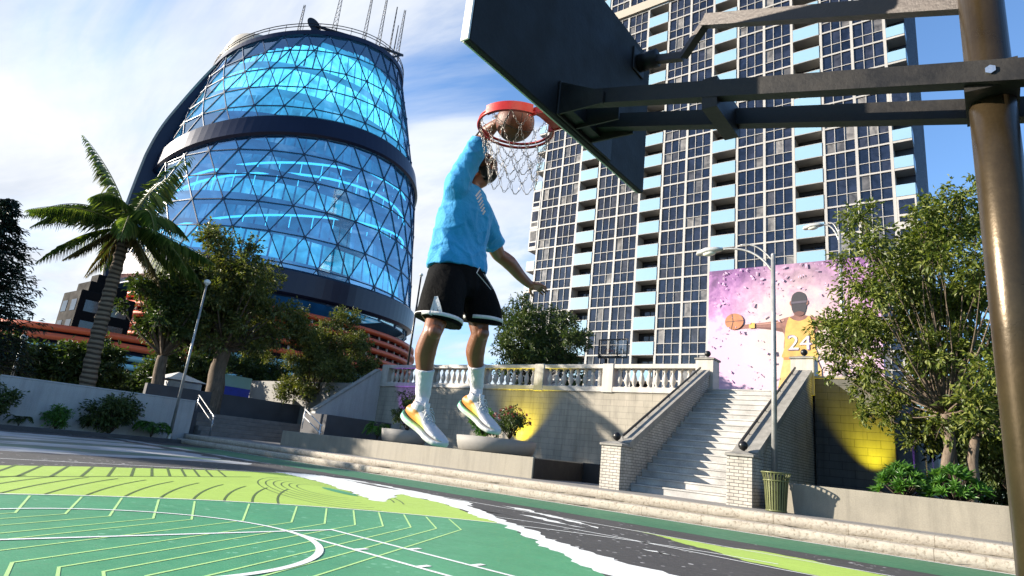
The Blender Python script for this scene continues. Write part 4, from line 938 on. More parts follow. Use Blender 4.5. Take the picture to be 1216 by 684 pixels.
# ------------------------------------------------------------------ round glass tower
FA = math.radians(-60.0)          # bearing of its axis from the court
GC = V((CAM.x + 100 * math.sin(-yaw - math.radians(20.36)), CAM.y + 100 * math.cos(-yaw - math.radians(20.36)), 0))
GC = V((CAM.x + 100 * math.sin(FA), CAM.y + 100 * math.cos(FA), 0))
GP = [(15, 20.6), (20, 21.0), (27, 20.3), (33, 19.7), (40, 18.9), (46, 17.5), (52.6, 15.9), (62.5, 13.3)]
def gr(z):
    if z <= GP[0][0]: return GP[0][1]
    for (a, ra), (b_, rb) in zip(GP, GP[1:]):
        if z <= b_:
            i = GP.index((a, ra)); p0 = GP[max(i - 1, 0)]; p3 = GP[min(i + 2, len(GP) - 1)]
            t = (z - a) / (b_ - a); m0 = (rb - p0[1]) / (b_ - p0[0]) * (b_ - a); m1 = (p3[1] - ra) / (p3[0] - a) * (b_ - a)
            return (2 * t**3 - 3 * t**2 + 1) * ra + (t**3 - 2 * t**2 + t) * m0 + (-2 * t**3 + 3 * t**2) * rb + (t**3 - t**2) * m1
    return GP[-1][1]
def gpt(a, z, dr=0.0): r = gr(z) + dr; return V((GC.x + r * math.cos(a), GC.y + r * math.sin(a), z))
def ztop(a): return 57.2 + 4.5 * math.cos(a - rgt) + 1.6 * math.cos(a - toC)
toC = math.atan2(CAM.y - GC.y, CAM.x - GC.x)     # bearing from the axis towards the court
rgt = toC + PI / 2                               # its right-hand limb as seen from the court
def place(t, bearing, dist, z):
    """real size and distance of the far round buildings (modelled at a smaller unit)"""
    a = math.radians(bearing); t.scale = (1.32,) * 3; t.location = (1.83 + dist * math.sin(a), -2.63 + dist * math.cos(a), z)
def glass_tower():
    t = thing('glass_tower', (GC.x, GC.y, 4.42), 'round tapering blue glass tower with triangular lattice, cyan lit floors and dark spiral bands', 'glass tower')
    M_lat = mat('lattice_blue_steel', (0.008, 0.030, 0.075), 0.5, 0.0, 0.1, 1, 0)
    M_band = mat('band_navy', (0.008, 0.012, 0.032), 0.34, 0.3, 0.25, 0.1, 0.03, 3)
    m, nt, out = new_mat('blue_glass_skin')
    tr = nt.nodes.new('ShaderNodeBsdfTransparent'); tr.inputs[0].default_value = (0.40, 0.72, 0.94, 1)
    gl = nt.nodes.new('ShaderNodeBsdfGlossy'); gl.inputs['Roughness'].default_value = 0.03; gl.inputs[0].default_value = (0.75, 0.88, 1.0, 1)
    L(nt, pane_tilt(nt, 0.10), gl.inputs['Normal'])
    lw = nt.nodes.new('ShaderNodeLayerWeight'); lw.inputs[0].default_value = 0.30
    fr = ramp(nt, lw.outputs['Fresnel'], [(0.0, (0.26,) * 3), (1.0, (0.90,) * 3)])
    mx = nt.nodes.new('ShaderNodeMixShader'); L(nt, fr.outputs[0], mx.inputs[0]); L(nt, tr.outputs[0], mx.inputs[1]); L(nt, gl.outputs[0], mx.inputs[2]); L(nt, mx.outputs[0], out.inputs[0])
    NS = 30; NL = 11; P = []
    for j in range(NL + 1):
        P.append([])
        for i in range(NS):
            a = 2 * PI * (i + 0.5 * (j % 2)) / NS; u = j / NL; P[j].append(gpt(a, 17.2 + (ztop(a) - 17.2) * (u * 1.06 - 0.06 * u * u)))
    b = MB(); lat = MB()
    for j in range(NL):
        for i in range(NS):
            if j % 2 == 0: tris = ((P[j][i], P[j][(i + 1) % NS], P[j + 1][i]), (P[j + 1][i], P[j][(i + 1) % NS], P[j + 1][(i + 1) % NS]))
            else: tris = ((P[j][i], P[j + 1][(i + 1) % NS], P[j + 1][i]), (P[j][i], P[j][(i + 1) % NS], P[j + 1][(i + 1) % NS]))
            for q in tris: b.add(q, [(0, 1, 2)])
            E = [(P[j][i], P[j][(i + 1) % NS])]
            E += [(P[j][i], P[j + 1][i]), (P[j][i], P[j + 1][i - 1])] if j % 2 == 0 else [(P[j][i], P[j + 1][i]), (P[j][i], P[j + 1][(i + 1) % NS])]
            for a, c in E:
                n = ((a + c) / 2 - V((GC.x, GC.y, (a.z + c.z) / 2))).normalized(); lat.beam(a + n * 0.06, c + n * 0.06, 0.12, 0.12, up=n)
            n = (P[j][i] - V((GC.x, GC.y, P[j][i].z))).normalized(); lat.beam(P[j][i] + n * 0.02, P[j][i] + n * 0.17, 0.34, 0.34)
    obj('glass_skin', b, m, t); obj('lattice', lat, M_lat, t)
    # interior: core, floors, lit storeys, ramps
    M_core = mat('tower_core', (0.05, 0.19, 0.36), 0.6, 0, 0.5, 0.25, 0)
    b = MB(); b.lathe([(gr(z) * 0.52, z) for z in (3.6, 20, 30, 40, 50)], GC, 40); obj('core', b, M_core, t)
    M_fl = mat('tower_floor_slab', (0.05, 0.13, 0.27), 0.5, 0, 0.3, 0.4, 0)
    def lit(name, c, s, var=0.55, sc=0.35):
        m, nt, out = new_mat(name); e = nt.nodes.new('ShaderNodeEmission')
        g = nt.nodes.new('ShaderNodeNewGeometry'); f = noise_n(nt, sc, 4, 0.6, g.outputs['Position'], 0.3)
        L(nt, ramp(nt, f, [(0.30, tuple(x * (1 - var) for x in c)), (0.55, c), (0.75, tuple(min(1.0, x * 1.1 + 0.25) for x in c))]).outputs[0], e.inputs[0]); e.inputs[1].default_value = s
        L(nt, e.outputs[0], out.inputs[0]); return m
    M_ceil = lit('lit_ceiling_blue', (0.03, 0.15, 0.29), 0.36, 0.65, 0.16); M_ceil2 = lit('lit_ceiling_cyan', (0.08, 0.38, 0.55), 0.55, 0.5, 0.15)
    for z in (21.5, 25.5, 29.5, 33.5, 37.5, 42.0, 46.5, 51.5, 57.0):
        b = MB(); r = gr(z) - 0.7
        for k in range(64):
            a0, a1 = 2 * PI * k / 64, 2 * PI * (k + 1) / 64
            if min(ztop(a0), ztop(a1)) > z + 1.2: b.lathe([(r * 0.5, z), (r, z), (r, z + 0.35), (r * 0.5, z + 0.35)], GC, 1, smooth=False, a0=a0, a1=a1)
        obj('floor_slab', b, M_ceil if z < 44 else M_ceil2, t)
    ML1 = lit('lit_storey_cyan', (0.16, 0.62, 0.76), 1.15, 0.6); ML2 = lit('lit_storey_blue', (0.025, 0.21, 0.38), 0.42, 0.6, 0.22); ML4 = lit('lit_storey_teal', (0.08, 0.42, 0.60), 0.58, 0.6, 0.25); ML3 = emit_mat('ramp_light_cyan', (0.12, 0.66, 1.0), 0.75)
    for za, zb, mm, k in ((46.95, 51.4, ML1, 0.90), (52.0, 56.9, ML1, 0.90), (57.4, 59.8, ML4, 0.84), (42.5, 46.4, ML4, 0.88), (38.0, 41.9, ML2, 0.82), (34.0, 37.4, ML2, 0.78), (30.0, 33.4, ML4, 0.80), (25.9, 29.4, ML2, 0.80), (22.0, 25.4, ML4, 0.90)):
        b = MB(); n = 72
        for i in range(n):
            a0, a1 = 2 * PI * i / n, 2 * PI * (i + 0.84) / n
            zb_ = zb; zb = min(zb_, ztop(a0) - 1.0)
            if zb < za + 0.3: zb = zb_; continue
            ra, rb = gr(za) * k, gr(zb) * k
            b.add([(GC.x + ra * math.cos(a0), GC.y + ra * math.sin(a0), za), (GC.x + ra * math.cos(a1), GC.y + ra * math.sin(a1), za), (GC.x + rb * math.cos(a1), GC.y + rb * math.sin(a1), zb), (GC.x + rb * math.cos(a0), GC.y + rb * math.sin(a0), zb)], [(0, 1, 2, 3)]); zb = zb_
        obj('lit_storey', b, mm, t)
    for z0_, z1_, ph in ((22.5, 33.0, 0.2), (24.5, 36.0, 0.9), (29.0, 40.0, 0.4)):
        b = MB(); pts = [gpt(toC - 1.5 + 3.0 * i / 40, z0_ + (z1_ - z0_) * (0.5 + 0.5 * math.sin(-1.3 + ph + 2.4 * i / 40)), -1.6) for i in range(41)]
        b.tube(pts, 0.16, 6)
        for i in range(0, 41, 2): b.tube([pts[i], pts[i] - V((0, 0, 1.7))], 0.07, 4)
        obj('ramp_light', b, ML3, t)
    # slanted bands wrapping the body
    def band(zc, h, amp, ph, dr, m, a0=0.0, a1=2 * PI, name='spiral_band', w=0.7):
        b = MB(); n = 120; vs = []
        for i in range(n + 1):
            a = a0 + (a1 - a0) * i / n; z = zc + amp * math.cos(a - ph)
            for dz, d in ((-h / 2, dr * 0.4), (-h / 2 * 0.8, dr), (h / 2 * 0.8, dr), (h / 2, dr * 0.4), (h / 2, -w), (-h / 2, -w)): vs.append(gpt(a, z + dz, d))
        b.add(vs, [(i * 6 + k, (i + 1) * 6 + k, (i + 1) * 6 + (k + 1) % 6, i * 6 + (k + 1) % 6) for i in range(n) for k in range(6)], 0, False)
        return obj(name, b, m, t)
    band(37.9, 3.3, 5.0, rgt - 0.70, 0.55, M_band)
    band(19.9, 3.4, 1.0, toC + PI, 0.7, M_band, name='lower_band')
    def rim_at(a, dr, dz=0): return gpt(a, ztop(a), dr) + V((0, 0, dz))
    b = MB(); vs = []; n = 120
    for i in range(n):
        a = 2 * PI * i / n; vs += [rim_at(a, 0.05, -0.4), rim_at(a, 0.35, -0.3), rim_at(a, 0.30, 0.45), rim_at(a, -0.5, 0.45)]
    b.add(vs, [(i * 4 + k, ((i + 1) % n) * 4 + k, ((i + 1) % n) * 4 + k + 1, i * 4 + k + 1) for i in range(n) for k in range(3)]); obj('roof_ring', b, M_band, t)
    # flaring fin on the sunny limb
    b = MB(); n = 40; vs = []
    for i in range(n + 1):
        u = i / n; z = 18 + 35.5 * u; d = 0.3 + 2.1 * (1 - u ** 3) * min(1, 0.5 + u)
        a = rgt + PI + 0.30
        for da, dd in ((-0.10, 0.0), (-0.10, d * 0.9), (0.05, d), (0.05, 0.0)): vs.append(gpt(a + da, z, dd - 0.3))
    b.add(vs, [(i * 4 + k, (i + 1) * 4 + k, (i + 1) * 4 + (k + 1) % 4, i * 4 + (k + 1) % 4) for i in range(n) for k in range(4)] + [(3, 2, 1, 0), (n * 4, n * 4 + 1, n * 4 + 2, n * 4 + 3)])
    fin_ = obj('side_fin', b, [M_band], t)
    b = MB(); vs = []
    for i in range(n + 1):
        u = i / n; z = 18 + 35.5 * u; d = 0.3 + 2.1 * (1 - u ** 3) * min(1, 0.5 + u)
        for da, dd in ((-0.11, d * 0.9 - 0.28), (-0.11, d * 0.9 - 0.02), (0.06, d + 0.02), (0.06, d - 0.28)): vs.append(gpt(a + da, z, dd))
    b.add(vs, [(i * 4 + k, (i + 1) * 4 + k, (i + 1) * 4 + (k + 1) % 4, i * 4 + (k + 1) % 4) for i in range(n) for k in range(4)] + [(3, 2, 1, 0), (n * 4, n * 4 + 1, n * 4 + 2, n * 4 + 3)])
    obj('fin_edge', b, mat('tower_pale_shell', (0.34, 0.31, 0.26), 0.5, 0, 0.1, 0.2, 0), fin_)
    # roof deck, back drum, railing, masts and dish
    b = MB(); n = 60; b.add([rim_at(2 * PI * i / n, -0.4, 0.1) for i in range(n)] + [V((GC.x, GC.y, 57.3))], [(i, (i + 1) % n, n) for i in range(n)]); obj('roof_deck', b, M_band, t)
    M_shell = mat('tower_pale_shell', (0.34, 0.31, 0.26), 0.5, 0, 0.1, 0.2, 0)
    c2 = (GC.x + 9.6 * math.cos(rgt + PI) + 6 * math.cos(toC + PI), GC.y + 9.6 * math.sin(rgt + PI) + 6 * math.sin(toC + PI), 0)
    b = MB(); b.lathe([(6.6, 40), (6.6, 55), (6.4, 62.6), (5.8, 64.4), (4.0, 65.3), (0.01, 65.5)], c2, 40); b.lathe([(6.4, 60.0), (6.75, 60.0), (6.7, 60.6), (6.35, 60.6)], c2, 40); obj('back_drum', b, M_shell, t)
    b = MB()
    for dz, dr in ((1.7, 0.1), (1.2, 0.15)): b.tube([rim_at(2 * PI * i / 60, dr, dz) for i in range(60)], 0.07, 6, closed=True)
    for i in range(40): a = 2 * PI * i / 40; b.tube([rim_at(a, 0.1, 0.4), rim_at(a, 0.1, 1.7)], 0.04, 4)
    obj('roof_railing', b, M_black, t)
    def rz(side, fwd): return 57.3 + 4.5 * side / 13.5 + 1.6 * fwd / 13.5
    def rp(side, fwd, z): # roof point: metres to the right limb, metres towards the court
        return V((GC.x + side * math.cos(rgt) + fwd * math.cos(toC), GC.y + side * math.sin(rgt) + fwd * math.sin(toC), z))
    def mast(s, f, h, w):
        b = MB(); c = rp(s, f, rz(s, f) - 0.2); n = int(h / 0.8); cs = []
        for k in range(3): a = 2 * PI * k / 3; cs.append(V((w * math.cos(a), w * math.sin(a), 0)))
        for k in range(3): b.tube([c + cs[k], c + cs[k] * 0.4 + V((0, 0, h))], 0.05, 4)
        for j in range(n):
            q = 1 - 0.6 * j / n; q2 = 1 - 0.6 * (j + 1) / n
            for k in range(3): b.tube([c + cs[k] * q + V((0, 0, h * j / n)), c + cs[(k + 1) % 3] * q2 + V((0, 0, h * (j + 1) / n))], 0.03, 3)
        obj('antenna_mast', b, M_black, t)
    for a in ((-4.4, 10.6, 8, 0.35), (0.6, 11.6, 10, 0.55), (5.2, 10.6, 10, 0.4), (7.6, 9.6, 11, 0.4), (9.6, 8.2, 11, 0.15), (10.4, 7.4, 8, 0.1), (11.2, 6.4, 12, 0.4)): mast(*a)
    def rq(s_, f_, dz): return rp(s_, f_, rz(s_, f_) + dz)
    b = MB(); b.beam(rq(-2.4, 11.6, 3.4), rq(4.8, 10.9, 1.9), 0.35, 0.3); b.tube([rq(-2.6, 11.4, 0), rq(-2.6, 11.4, 3.0)], 0.22, 8); b.beam(rq(7.6, 10.6, 1.0), rq(11.9, 8.0, 1.5), 0.3, 0.35); b.beam(rq(10.2, 9.2, 0.2), rq(11.7, 8.2, 1.4), 0.25, 0.3); obj('crane_arm', b, M_black, t)
    b = MB(); c = rq(-2.7, 11.6, 3.2)
    b.lathe([(0.01, 0.0), (0.7, 0.12), (1.15, 0.45), (1.2, 0.5), (1.1, 0.52), (0.01, 0.2)], (0, 0, 0), 24)
    q = V((math.cos(toC + 0.5), math.sin(toC + 0.5), 0.2)).to_track_quat('Z', 'Y'); b.v = [tuple(c + q @ V(p)) for p in b.v]; obj('dish', b, M_black, t)
    place(t, -60.0, 132.0, 5.42)
glass_tower()
# ---- orange-louvred drum at its foot
def podium():
    ang = math.radians(-60.0); D = 100
    C_ = V((CAM.x + D * math.sin(ang), CAM.y + D * math.cos(ang), 0)); r0 = 22.7
    t = thing('louvred_drum', (C_.x, C_.y, 4.42), 'low round building with orange red louvre bands under the glass tower', 'building')
    M_or = mat('louvre_orange', (0.52, 0.085, 0.026), 0.45, 0.1, 0.12, 0.5, 0.03); M_tl = mat('louvre_teal', (0.22, 0.42, 0.46), 0.4, 0, 0.12, 0.5, 0); M_db = mat('drum_navy', (0.015, 0.025, 0.06), 0.35, 0, 0.3, 0.3, 0)
    b = MB(); b.lathe([(r0 - 1.2, 3.6), (r0 - 1.2, 15.4), (r0 - 2, 15.7), (0.1, 15.9)], C_, 64); obj('wall', b, M_wg, t)
    b = MB()
    for i in range(64):
        a = 2 * PI * i / 64; b.beam((C_.x + (r0 - 1.1) * math.cos(a), C_.y + (r0 - 1.1) * math.sin(a), 4.42), (C_.x + (r0 - 1.1) * math.cos(a), C_.y + (r0 - 1.1) * math.sin(a), 15.3), 0.25, 0.2, up=(math.cos(a), math.sin(a), 0))
    obj('mullions', b, mat('drum_pale_mullion', (0.45, 0.46, 0.48), 0.5), t)
    for i, z in enumerate((15.1, 13.9, 12.7, 11.5, 10.3)):
        b = MB(); r = r0 - 0.25 * (i == 0); b.lathe([(r - 1.2, z - 0.26), (r, z - 0.28), (r, z + 0.26), (r - 1.2, z + 0.28)], C_, 96); obj('orange_louvre', b, M_or, t)
    for i, z in enumerate((8.9, 7.7, 6.5)):
        b = MB(); b.lathe([(r0 - 1.2, z - 0.3), (r0 + 0.3, z - 0.3), (r0 + 0.3, z + 0.3), (r0 - 1.2, z + 0.3)], C_, 96); obj('teal_louvre', b, M_tl, t)
    place(t, -60.0, 132.0, 5.42)
    ang = math.radians(-71.0); D = 88; C2 = V((CAM.x + D * math.sin(ang), CAM.y + D * math.cos(ang), 0)); r1 = 13.5
    t = thing('striped_pavilion', (C2.x, C2.y, 1.55), 'low curved building striped red, navy and pale teal behind the palm', 'building')
    b = MB(); b.lathe([(r1 - 1, 1.55), (r1 - 1, 8.9), (0.1, 9.4)], C2, 64); obj('wall', b, M_db, t)
    for i, z in enumerate((8.6, 7.7)):
        b = MB(); b.lathe([(r1 - 1.2, z - 0.30), (r1, z - 0.32), (r1, z + 0.30), (r1 - 1.2, z + 0.32)], C2, 80); obj('red_louvre', b, M_or, t)
    for i, z in enumerate((6.6, 5.7, 4.8, 3.9)):
        b = MB(); b.lathe([(r1 - 1.1, z - 0.26), (r1 + 0.5, z - 0.26), (r1 + 0.5, z + 0.26), (r1 - 1.1, z + 0.26)], C2, 80); obj('teal_louvre', b, M_tl, t)
    place(t, -71.0, 116.2, 1.75)
podium()
def simple_block(name, x, y, w, d, z0, h, m, mw, label, cat='building', step=None):
    t = thing(name, (x, y, z0), label, cat)
    b = MB(); b.bbox(x - w / 2, x + w / 2, y - d / 2, y + d / 2, z0, z0 + h, 0.1)
    if step:
        for k, (f, hh) in enumerate(step): b.bbox(x - w * f / 2, x + w * f / 2, y - d * f / 2, y + d * f / 2, z0 + h - 0.01, z0 + h + hh, 0.08)
    obj('wall', b, m, t)
    n = max(2, int(w / 2.4)); k = max(1, int(h / 3.0))
    for i in range(n):
        for j in range(k):
            za = z0 + 1 + j * (h - 1) / k; zb = za + (h - 1) / k * 0.55; px = x - w / 2 + (i + 0.5) * w / n; sx = w / n * 0.28
            b = MB(); b.box(px - sx, px + sx, y - d / 2 - 0.05, y - d / 2 + 0.01, za, zb); obj('window', b, mw, t)
            py = y - d / 2 + (i + 0.5) * d / n; sy = d / n * 0.28
            b = MB(); b.box(x + w / 2 - 0.01, x + w / 2 + 0.05, py - sy, py + sy, za, zb); obj('window', b, mw, t)
    return t
simple_block('dark_building', -100.0, 29.5, 7, 7, 1.55, 15.5, mat('dark_brick_building', (0.006, 0.0055, 0.006), 0.9, 0, 0.3, 0.4, 0.1, spec=0.1), M_wg, 'distant dark stepped building between the conifer and the palm', step=[(0.7, 1.6), (0.4, 3.0)])
t = simple_block('kiosk', -41.0, 16.6, 2.6, 2.2, 1.55, 2.0, mat('kiosk_white', (0.3, 0.3, 0.3), 0.6), M_wg, 'small white kiosk with a pale hipped roof behind the tree trunks', 'kiosk')
b = MB(); x, y, z = -41.0, 16.6, 3.56
b.add([(x - 1.5, y - 1.3, z), (x + 1.5, y - 1.3, z), (x + 1.5, y + 1.3, z), (x - 1.5, y + 1.3, z), (x, y, z + 0.6)], [(3, 2, 1, 0), (0, 1, 4), (1, 2, 4), (2, 3, 4), (3, 0, 4)]); obj('roof', b, mat('kiosk_roof', (0.45, 0.44, 0.42), 0.7), t)
t = thing('blue_hoarding', (-38.0, 18.6, 1.6), 'bright blue painted hoarding with a pale top strip behind the dark terrace wall', 'hoarding')
b = MB(); b.bbox(-38.1, -37.98, 17.6, 20.1, 1.55, 3.55, 0.01); obj('panel', b, mat('hoarding_blue', (0.02, 0.05, 0.42), 0.5), t)
b = MB(); b.bbox(-38.1, -37.985, 17.6, 20.1, 3.56, 4.3, 0.01); obj('top_strip', b, mat('louvre_teal', (0.22, 0.42, 0.46)), t)
# ------------------------------------------------------------------ trees and shrubs
LF_sun = leaf_mat('leaf_sunny_green', (0.026, 0.046, 0.009), (0.085, 0.115, 0.019), (0.20, 0.215, 0.042), 0.4)
LF_dark = leaf_mat('leaf_dark_green', (0.013, 0.028, 0.009), (0.040, 0.066, 0.016), (0.095, 0.12, 0.03), 0.3)
LF_conif = leaf_mat('leaf_conifer', (0.004, 0.010, 0.007), (0.010, 0.022, 0.012), (0.02, 0.038, 0.018), 0.12)
LF_palm = leaf_mat('leaf_palm', (0.03, 0.058, 0.012), (0.085, 0.13, 0.026), (0.20, 0.225, 0.06), 0.4, 0.35)
LF_dry = leaf_mat('leaf_dry', (0.06, 0.04, 0.015), (0.13, 0.09, 0.03), (0.22, 0.16, 0.06), 0.3)
LF_fresh = leaf_mat('leaf_fresh_green', (0.020, 0.065, 0.010), (0.05, 0.14, 0.02), (0.11, 0.22, 0.04), 0.3, 0.35)
LF_rust = leaf_mat('leaf_olive', (0.026, 0.040, 0.010), (0.080, 0.098, 0.022), (0.18, 0.165, 0.045), 0.35)
def bark_mat(name, c):
    m, nt, out = new_mat(name)
    co_ = nt.nodes.new('ShaderNodeTexCoord').outputs['Object']; mp_ = nt.nodes.new('ShaderNodeMapping'); L(nt, co_, mp_.inputs[0]); mp_.inputs['Scale'].default_value = (1, 1, 0.25)
    f = noise_n(nt, 9, 7, 0.7, mp_.outputs[0], 0.5)
    pbsdf(nt, out, ramp(nt, f, [(0.3, tuple(x * 0.45 for x in c)), (0.7, tuple(x * 1.25 for x in c))]).outputs[0], 0.9, 0, bump(nt, f, 0.8, 0.03), 0.2); return m
BK = bark_mat('bark_grey_brown', (0.13, 0.10, 0.075)); BK2 = bark_mat('bark_dark', (0.06, 0.045, 0.035))

def leaf(mb, c, d, n, l, w, curl=0.15):
    """one small leaf: two folded triangles pairs along d, facing n"""
    s = d.cross(n)
    if s.length < 1e-5: return
    s.normalize(); n2 = s.cross(d).normalized()
    a = c; e = c + d * l - n2 * (l * curl); m_ = c + d * (l * 0.45)
    mb.add([a, m_ + s * w / 2 + n2 * w * 0.18, e, m_ - s * w / 2 + n2 * w * 0.18], [(0, 1, 2), (0, 2, 3)], 0, False)
def rdir(r):
    z = r.uniform(-1, 1); a = r.uniform(0, 2 * PI); q = math.sqrt(1 - z * z); return V((q * math.cos(a), q * math.sin(a), z))
import numpy as np
def leafcloud(mb, r, cen, rad, n, l, flat=0.75, shell=0.55, droop=0.25):
    """leaves in small sprays inside an uneven clump"""
    g = np.random.default_rng(r.randrange(1 << 30)); k = max(1, n // 9)
    def rd(*sh):
        v = g.normal(size=sh + (3,)); return v / np.linalg.norm(v, axis=-1, keepdims=True)
    def nz(v): return v / np.maximum(np.linalg.norm(v, axis=-1, keepdims=True), 1e-6)
    u = rd(k); q = np.where(g.random(k) < 0.8, np.cbrt(g.random(k)) * (1 - shell) + shell, g.random(k) * 0.6)
    ph = g.random(3) * 6
    lump = 0.80 + 0.22 * np.sin(u[:, 0] * 3.1 + ph[0]) * np.sin(u[:, 1] * 2.7 + ph[1]) + 0.16 * np.sin(u[:, 2] * 5 + u[:, 0] * 4 + ph[2])
    p = np.array(cen)[None] + u * np.array([rad, rad, rad * flat]) * (q * lump)[:, None]
    sd = nz(u + rd(k) * 0.7 + np.stack([np.zeros(k), np.zeros(k), 0.1 - droop * g.random(k)], 1))
    d = nz(sd[:, None] + rd(k, 9) * 0.75); d[..., 2] -= droop * 0.5; d = nz(d)
    nn = nz(np.array([0, 0, 1.0]) + rd(k, 9) * 0.8); s = l * g.uniform(0.6, 1.25, (k, 9, 1)); w = s * g.uniform(0.42, 0.6, (k, 9, 1))
    c = p[:, None] + sd[:, None] * (l * 0.275 * (np.arange(9) - 4))[None, :, None] + rd(k, 9) * l * 0.5
    side = nz(np.cross(d, nn)); n2 = np.cross(side, d)
    m_ = c + d * (s * 0.45) + n2 * w * 0.18; e = c + d * s - n2 * s * 0.15
    vs = np.stack([c, m_ + side * w / 2, e, m_ - side * w / 2], 2).reshape(-1, 3)
    o = len(mb.v); m = k * 9; mb.v += [tuple(x) for x in vs.tolist()]
    b4 = (np.arange(m) * 4 + o)[:, None]; f = np.concatenate([b4 + np.array([[0, 1, 2]]), b4 + np.array([[0, 2, 3]])], 1).reshape(-1, 3)
    mb.f += [tuple(x) for x in f.tolist()]; mb.m += [0] * (2 * m); mb.sm += [False] * (2 * m)
def tree(name, base, h, cr, label, seed, lm, bark, group=None, trunk_h=0.3, trunk_r=0.16, nclump=34, leaves=9000, ll=0.16, lean=(0, 0), cflat=0.85, stems=1, crown_c=None, fill=1.0, cat='tree', clump_r=0.36, limb=1.0):
    """tapered trunk, limbs to every clump, leafy clumps through the crown's volume"""
    r = random.Random(seed); base = V(base)
    t = thing(name, base, label, cat, group)
    top = base + V((lean[0], lean[1], h))
    cc = V(crown_c) if crown_c else base + V((lean[0] * 0.7, lean[1] * 0.7, h * (trunk_h + 1) / 2))
    rz = (top.z - (base.z + h * trunk_h)) / 2; 
    tk = MB(); br = MB(); lf = MB()
    fork = base + V((lean[0] * trunk_h, lean[1] * trunk_h, h * trunk_h))
    stem_tops = []
    for s in range(stems):
        off = V((0, 0, 0)) if stems == 1 else V((math.cos(2.1 * s + seed), math.sin(2.1 * s + seed), 0)) * trunk_r * 0.7
        ft = fork + (off * 2.6 if stems > 1 else V((0, 0, 0))) + V((0, 0, r.uniform(-0.1, 0.25) * h * trunk_h))
        pts = catmull([base + off * 0.8 - V((0, 0, 0.1)), base + off * 1.4 + (ft - base) * 0.35 + rdir(r) * trunk_r * 0.4, base + (ft - base) * 0.7 + rdir(r) * trunk_r * 0.5, ft], 4)
        f = 1.0 if stems == 1 else 0.62
        tk.tube(pts, [trunk_r * f * (1.35 if i == 0 else 1.1 - 0.35 * i / len(pts)) for i in range(len(pts))], 10)
        stem_tops.append(ft)
    clumps = []
    for i in range(nclump):
        for _ in range(30):
            u = rdir(r); q = r.random() ** 0.45
            p = cc + V((u.x * cr * q, u.y * cr * q, u.z * rz * q))
            if p.z > base.z + h * trunk_h * 0.8 and all((p - c[0]).length > cr * clump_r * 0.62 for c in clumps): break
        e = 1.0 - 0.35 * q
        clumps.append((p, cr * clump_r * r.uniform(0.65, 1.2) * e))
    for i, (p, rr) in enumerate(clumps):
        s = min(stem_tops, key=lambda a: (a - p).length)
        mid_ = s.lerp(p, 0.5) + V((0, 0, -0.12 * (p - s).length)) + rdir(r) * 0.1 * (p - s).length
        w = trunk_r * r.uniform(0.16, 0.34) * limb
        br.tube(bez(s, mid_, p, 6), [w * (1 - 0.8 * j / 6) for j in range(7)], 6)
        for _ in range(3):
            e = p + rdir(r) * rr * 0.9; br.tube([p.lerp(s, 0.12), (p + e) / 2 + rdir(r) * rr * 0.12, e], [w * 0.35, w * 0.25, w * 0.08], 4)
        leafcloud(lf, r, p, rr, int(leaves * fill * (rr ** 2) / max(1e-6, sum(c[1] ** 2 for c in clumps))), ll, cflat)
    obj('trunk', tk, bark, t); obj('branches', br, bark, t); obj('crown', lf, lm, t)
    return t
def cone_tree(name, base, h, r0, label, seed, lm, group=None, n=9000, ll=0.3):
    r = random.Random(seed); base = V(base); t = thing(name, base, label, 'tree', group)
    tk = MB(); tk.tube([base, base + V((0, 0, h * 0.97))], [0.28, 0.03], 8); obj('trunk', tk, BK2, t)
    lf = MB(); br = MB(); k = 46
    for i in range(k):
        u = i / k; z = h * (0.10 + 0.88 * u); R = r0 * (1 - u) ** 0.8 * (0.75 + 0.45 * r.random()) + 0.15
        m_ = 7 if u < 0.7 else 5
        for j in range(m_):
            a = 2 * PI * (j + r.random() * 0.8) / m_ + i * 2.4; Lb = R * r.uniform(0.65, 1.1)
            e = base + V((math.cos(a) * Lb, math.sin(a) * Lb, z + Lb * r.uniform(-0.15, 0.18))); s = base + V((0, 0, z + 0.1))
            br.tube([s, s.lerp(e, 0.5) + V((0, 0, 0.1)), e], [0.05, 0.035, 0.01], 4)
            q = int(n / (k * m_) * (0.4 + 1.2 * (1 - u)))
            for _ in range(q):
                f = r.random() ** 0.6; p = s.lerp(e, f) + rdir(r) * (0.10 + 0.16 * Lb * (1 - 0.4 * f)) * r.random()
                d = ((e - s).normalized() + rdir(r) * 0.7 + V((0, 0, -0.25))).normalized(); leaf(lf, p, d, (V((0, 0, 1)) + rdir(r) * 0.5).normalized(), ll * r.uniform(0.6, 1.3), ll * 0.32)
    obj('branches', br, BK2, t); obj('crown', lf, lm, t); return t
def shrub(name, base, w, h, label, seed, lm, n=2200, ll=0.13, ncl=12, group=None, cat='shrub'):
    r = random.Random(seed); base = V(base); t = thing(name, base, label, cat, group); lf = MB(); st = MB()
    for i in range(ncl):
        u = rdir(r); q = r.random() ** 0.5
        p = base + V((u.x * w * 0.5 * q * 0.8, u.y * w * 0.5 * q * 0.8, h * (0.50 + 0.36 * u.z * q)))
        rr = min(w, h) * r.uniform(0.16, 0.27)
        st.tube(bez(base, base.lerp(p, 0.5) + rdir(r) * 0.06, p, 4), [0.018, 0.016, 0.014, 0.011, 0.007], 5)
        leafcloud(lf, r, p, rr, n // ncl, ll, 0.9)
    obj('stems', st, BK2, t); obj('foliage', lf, lm, t); return t
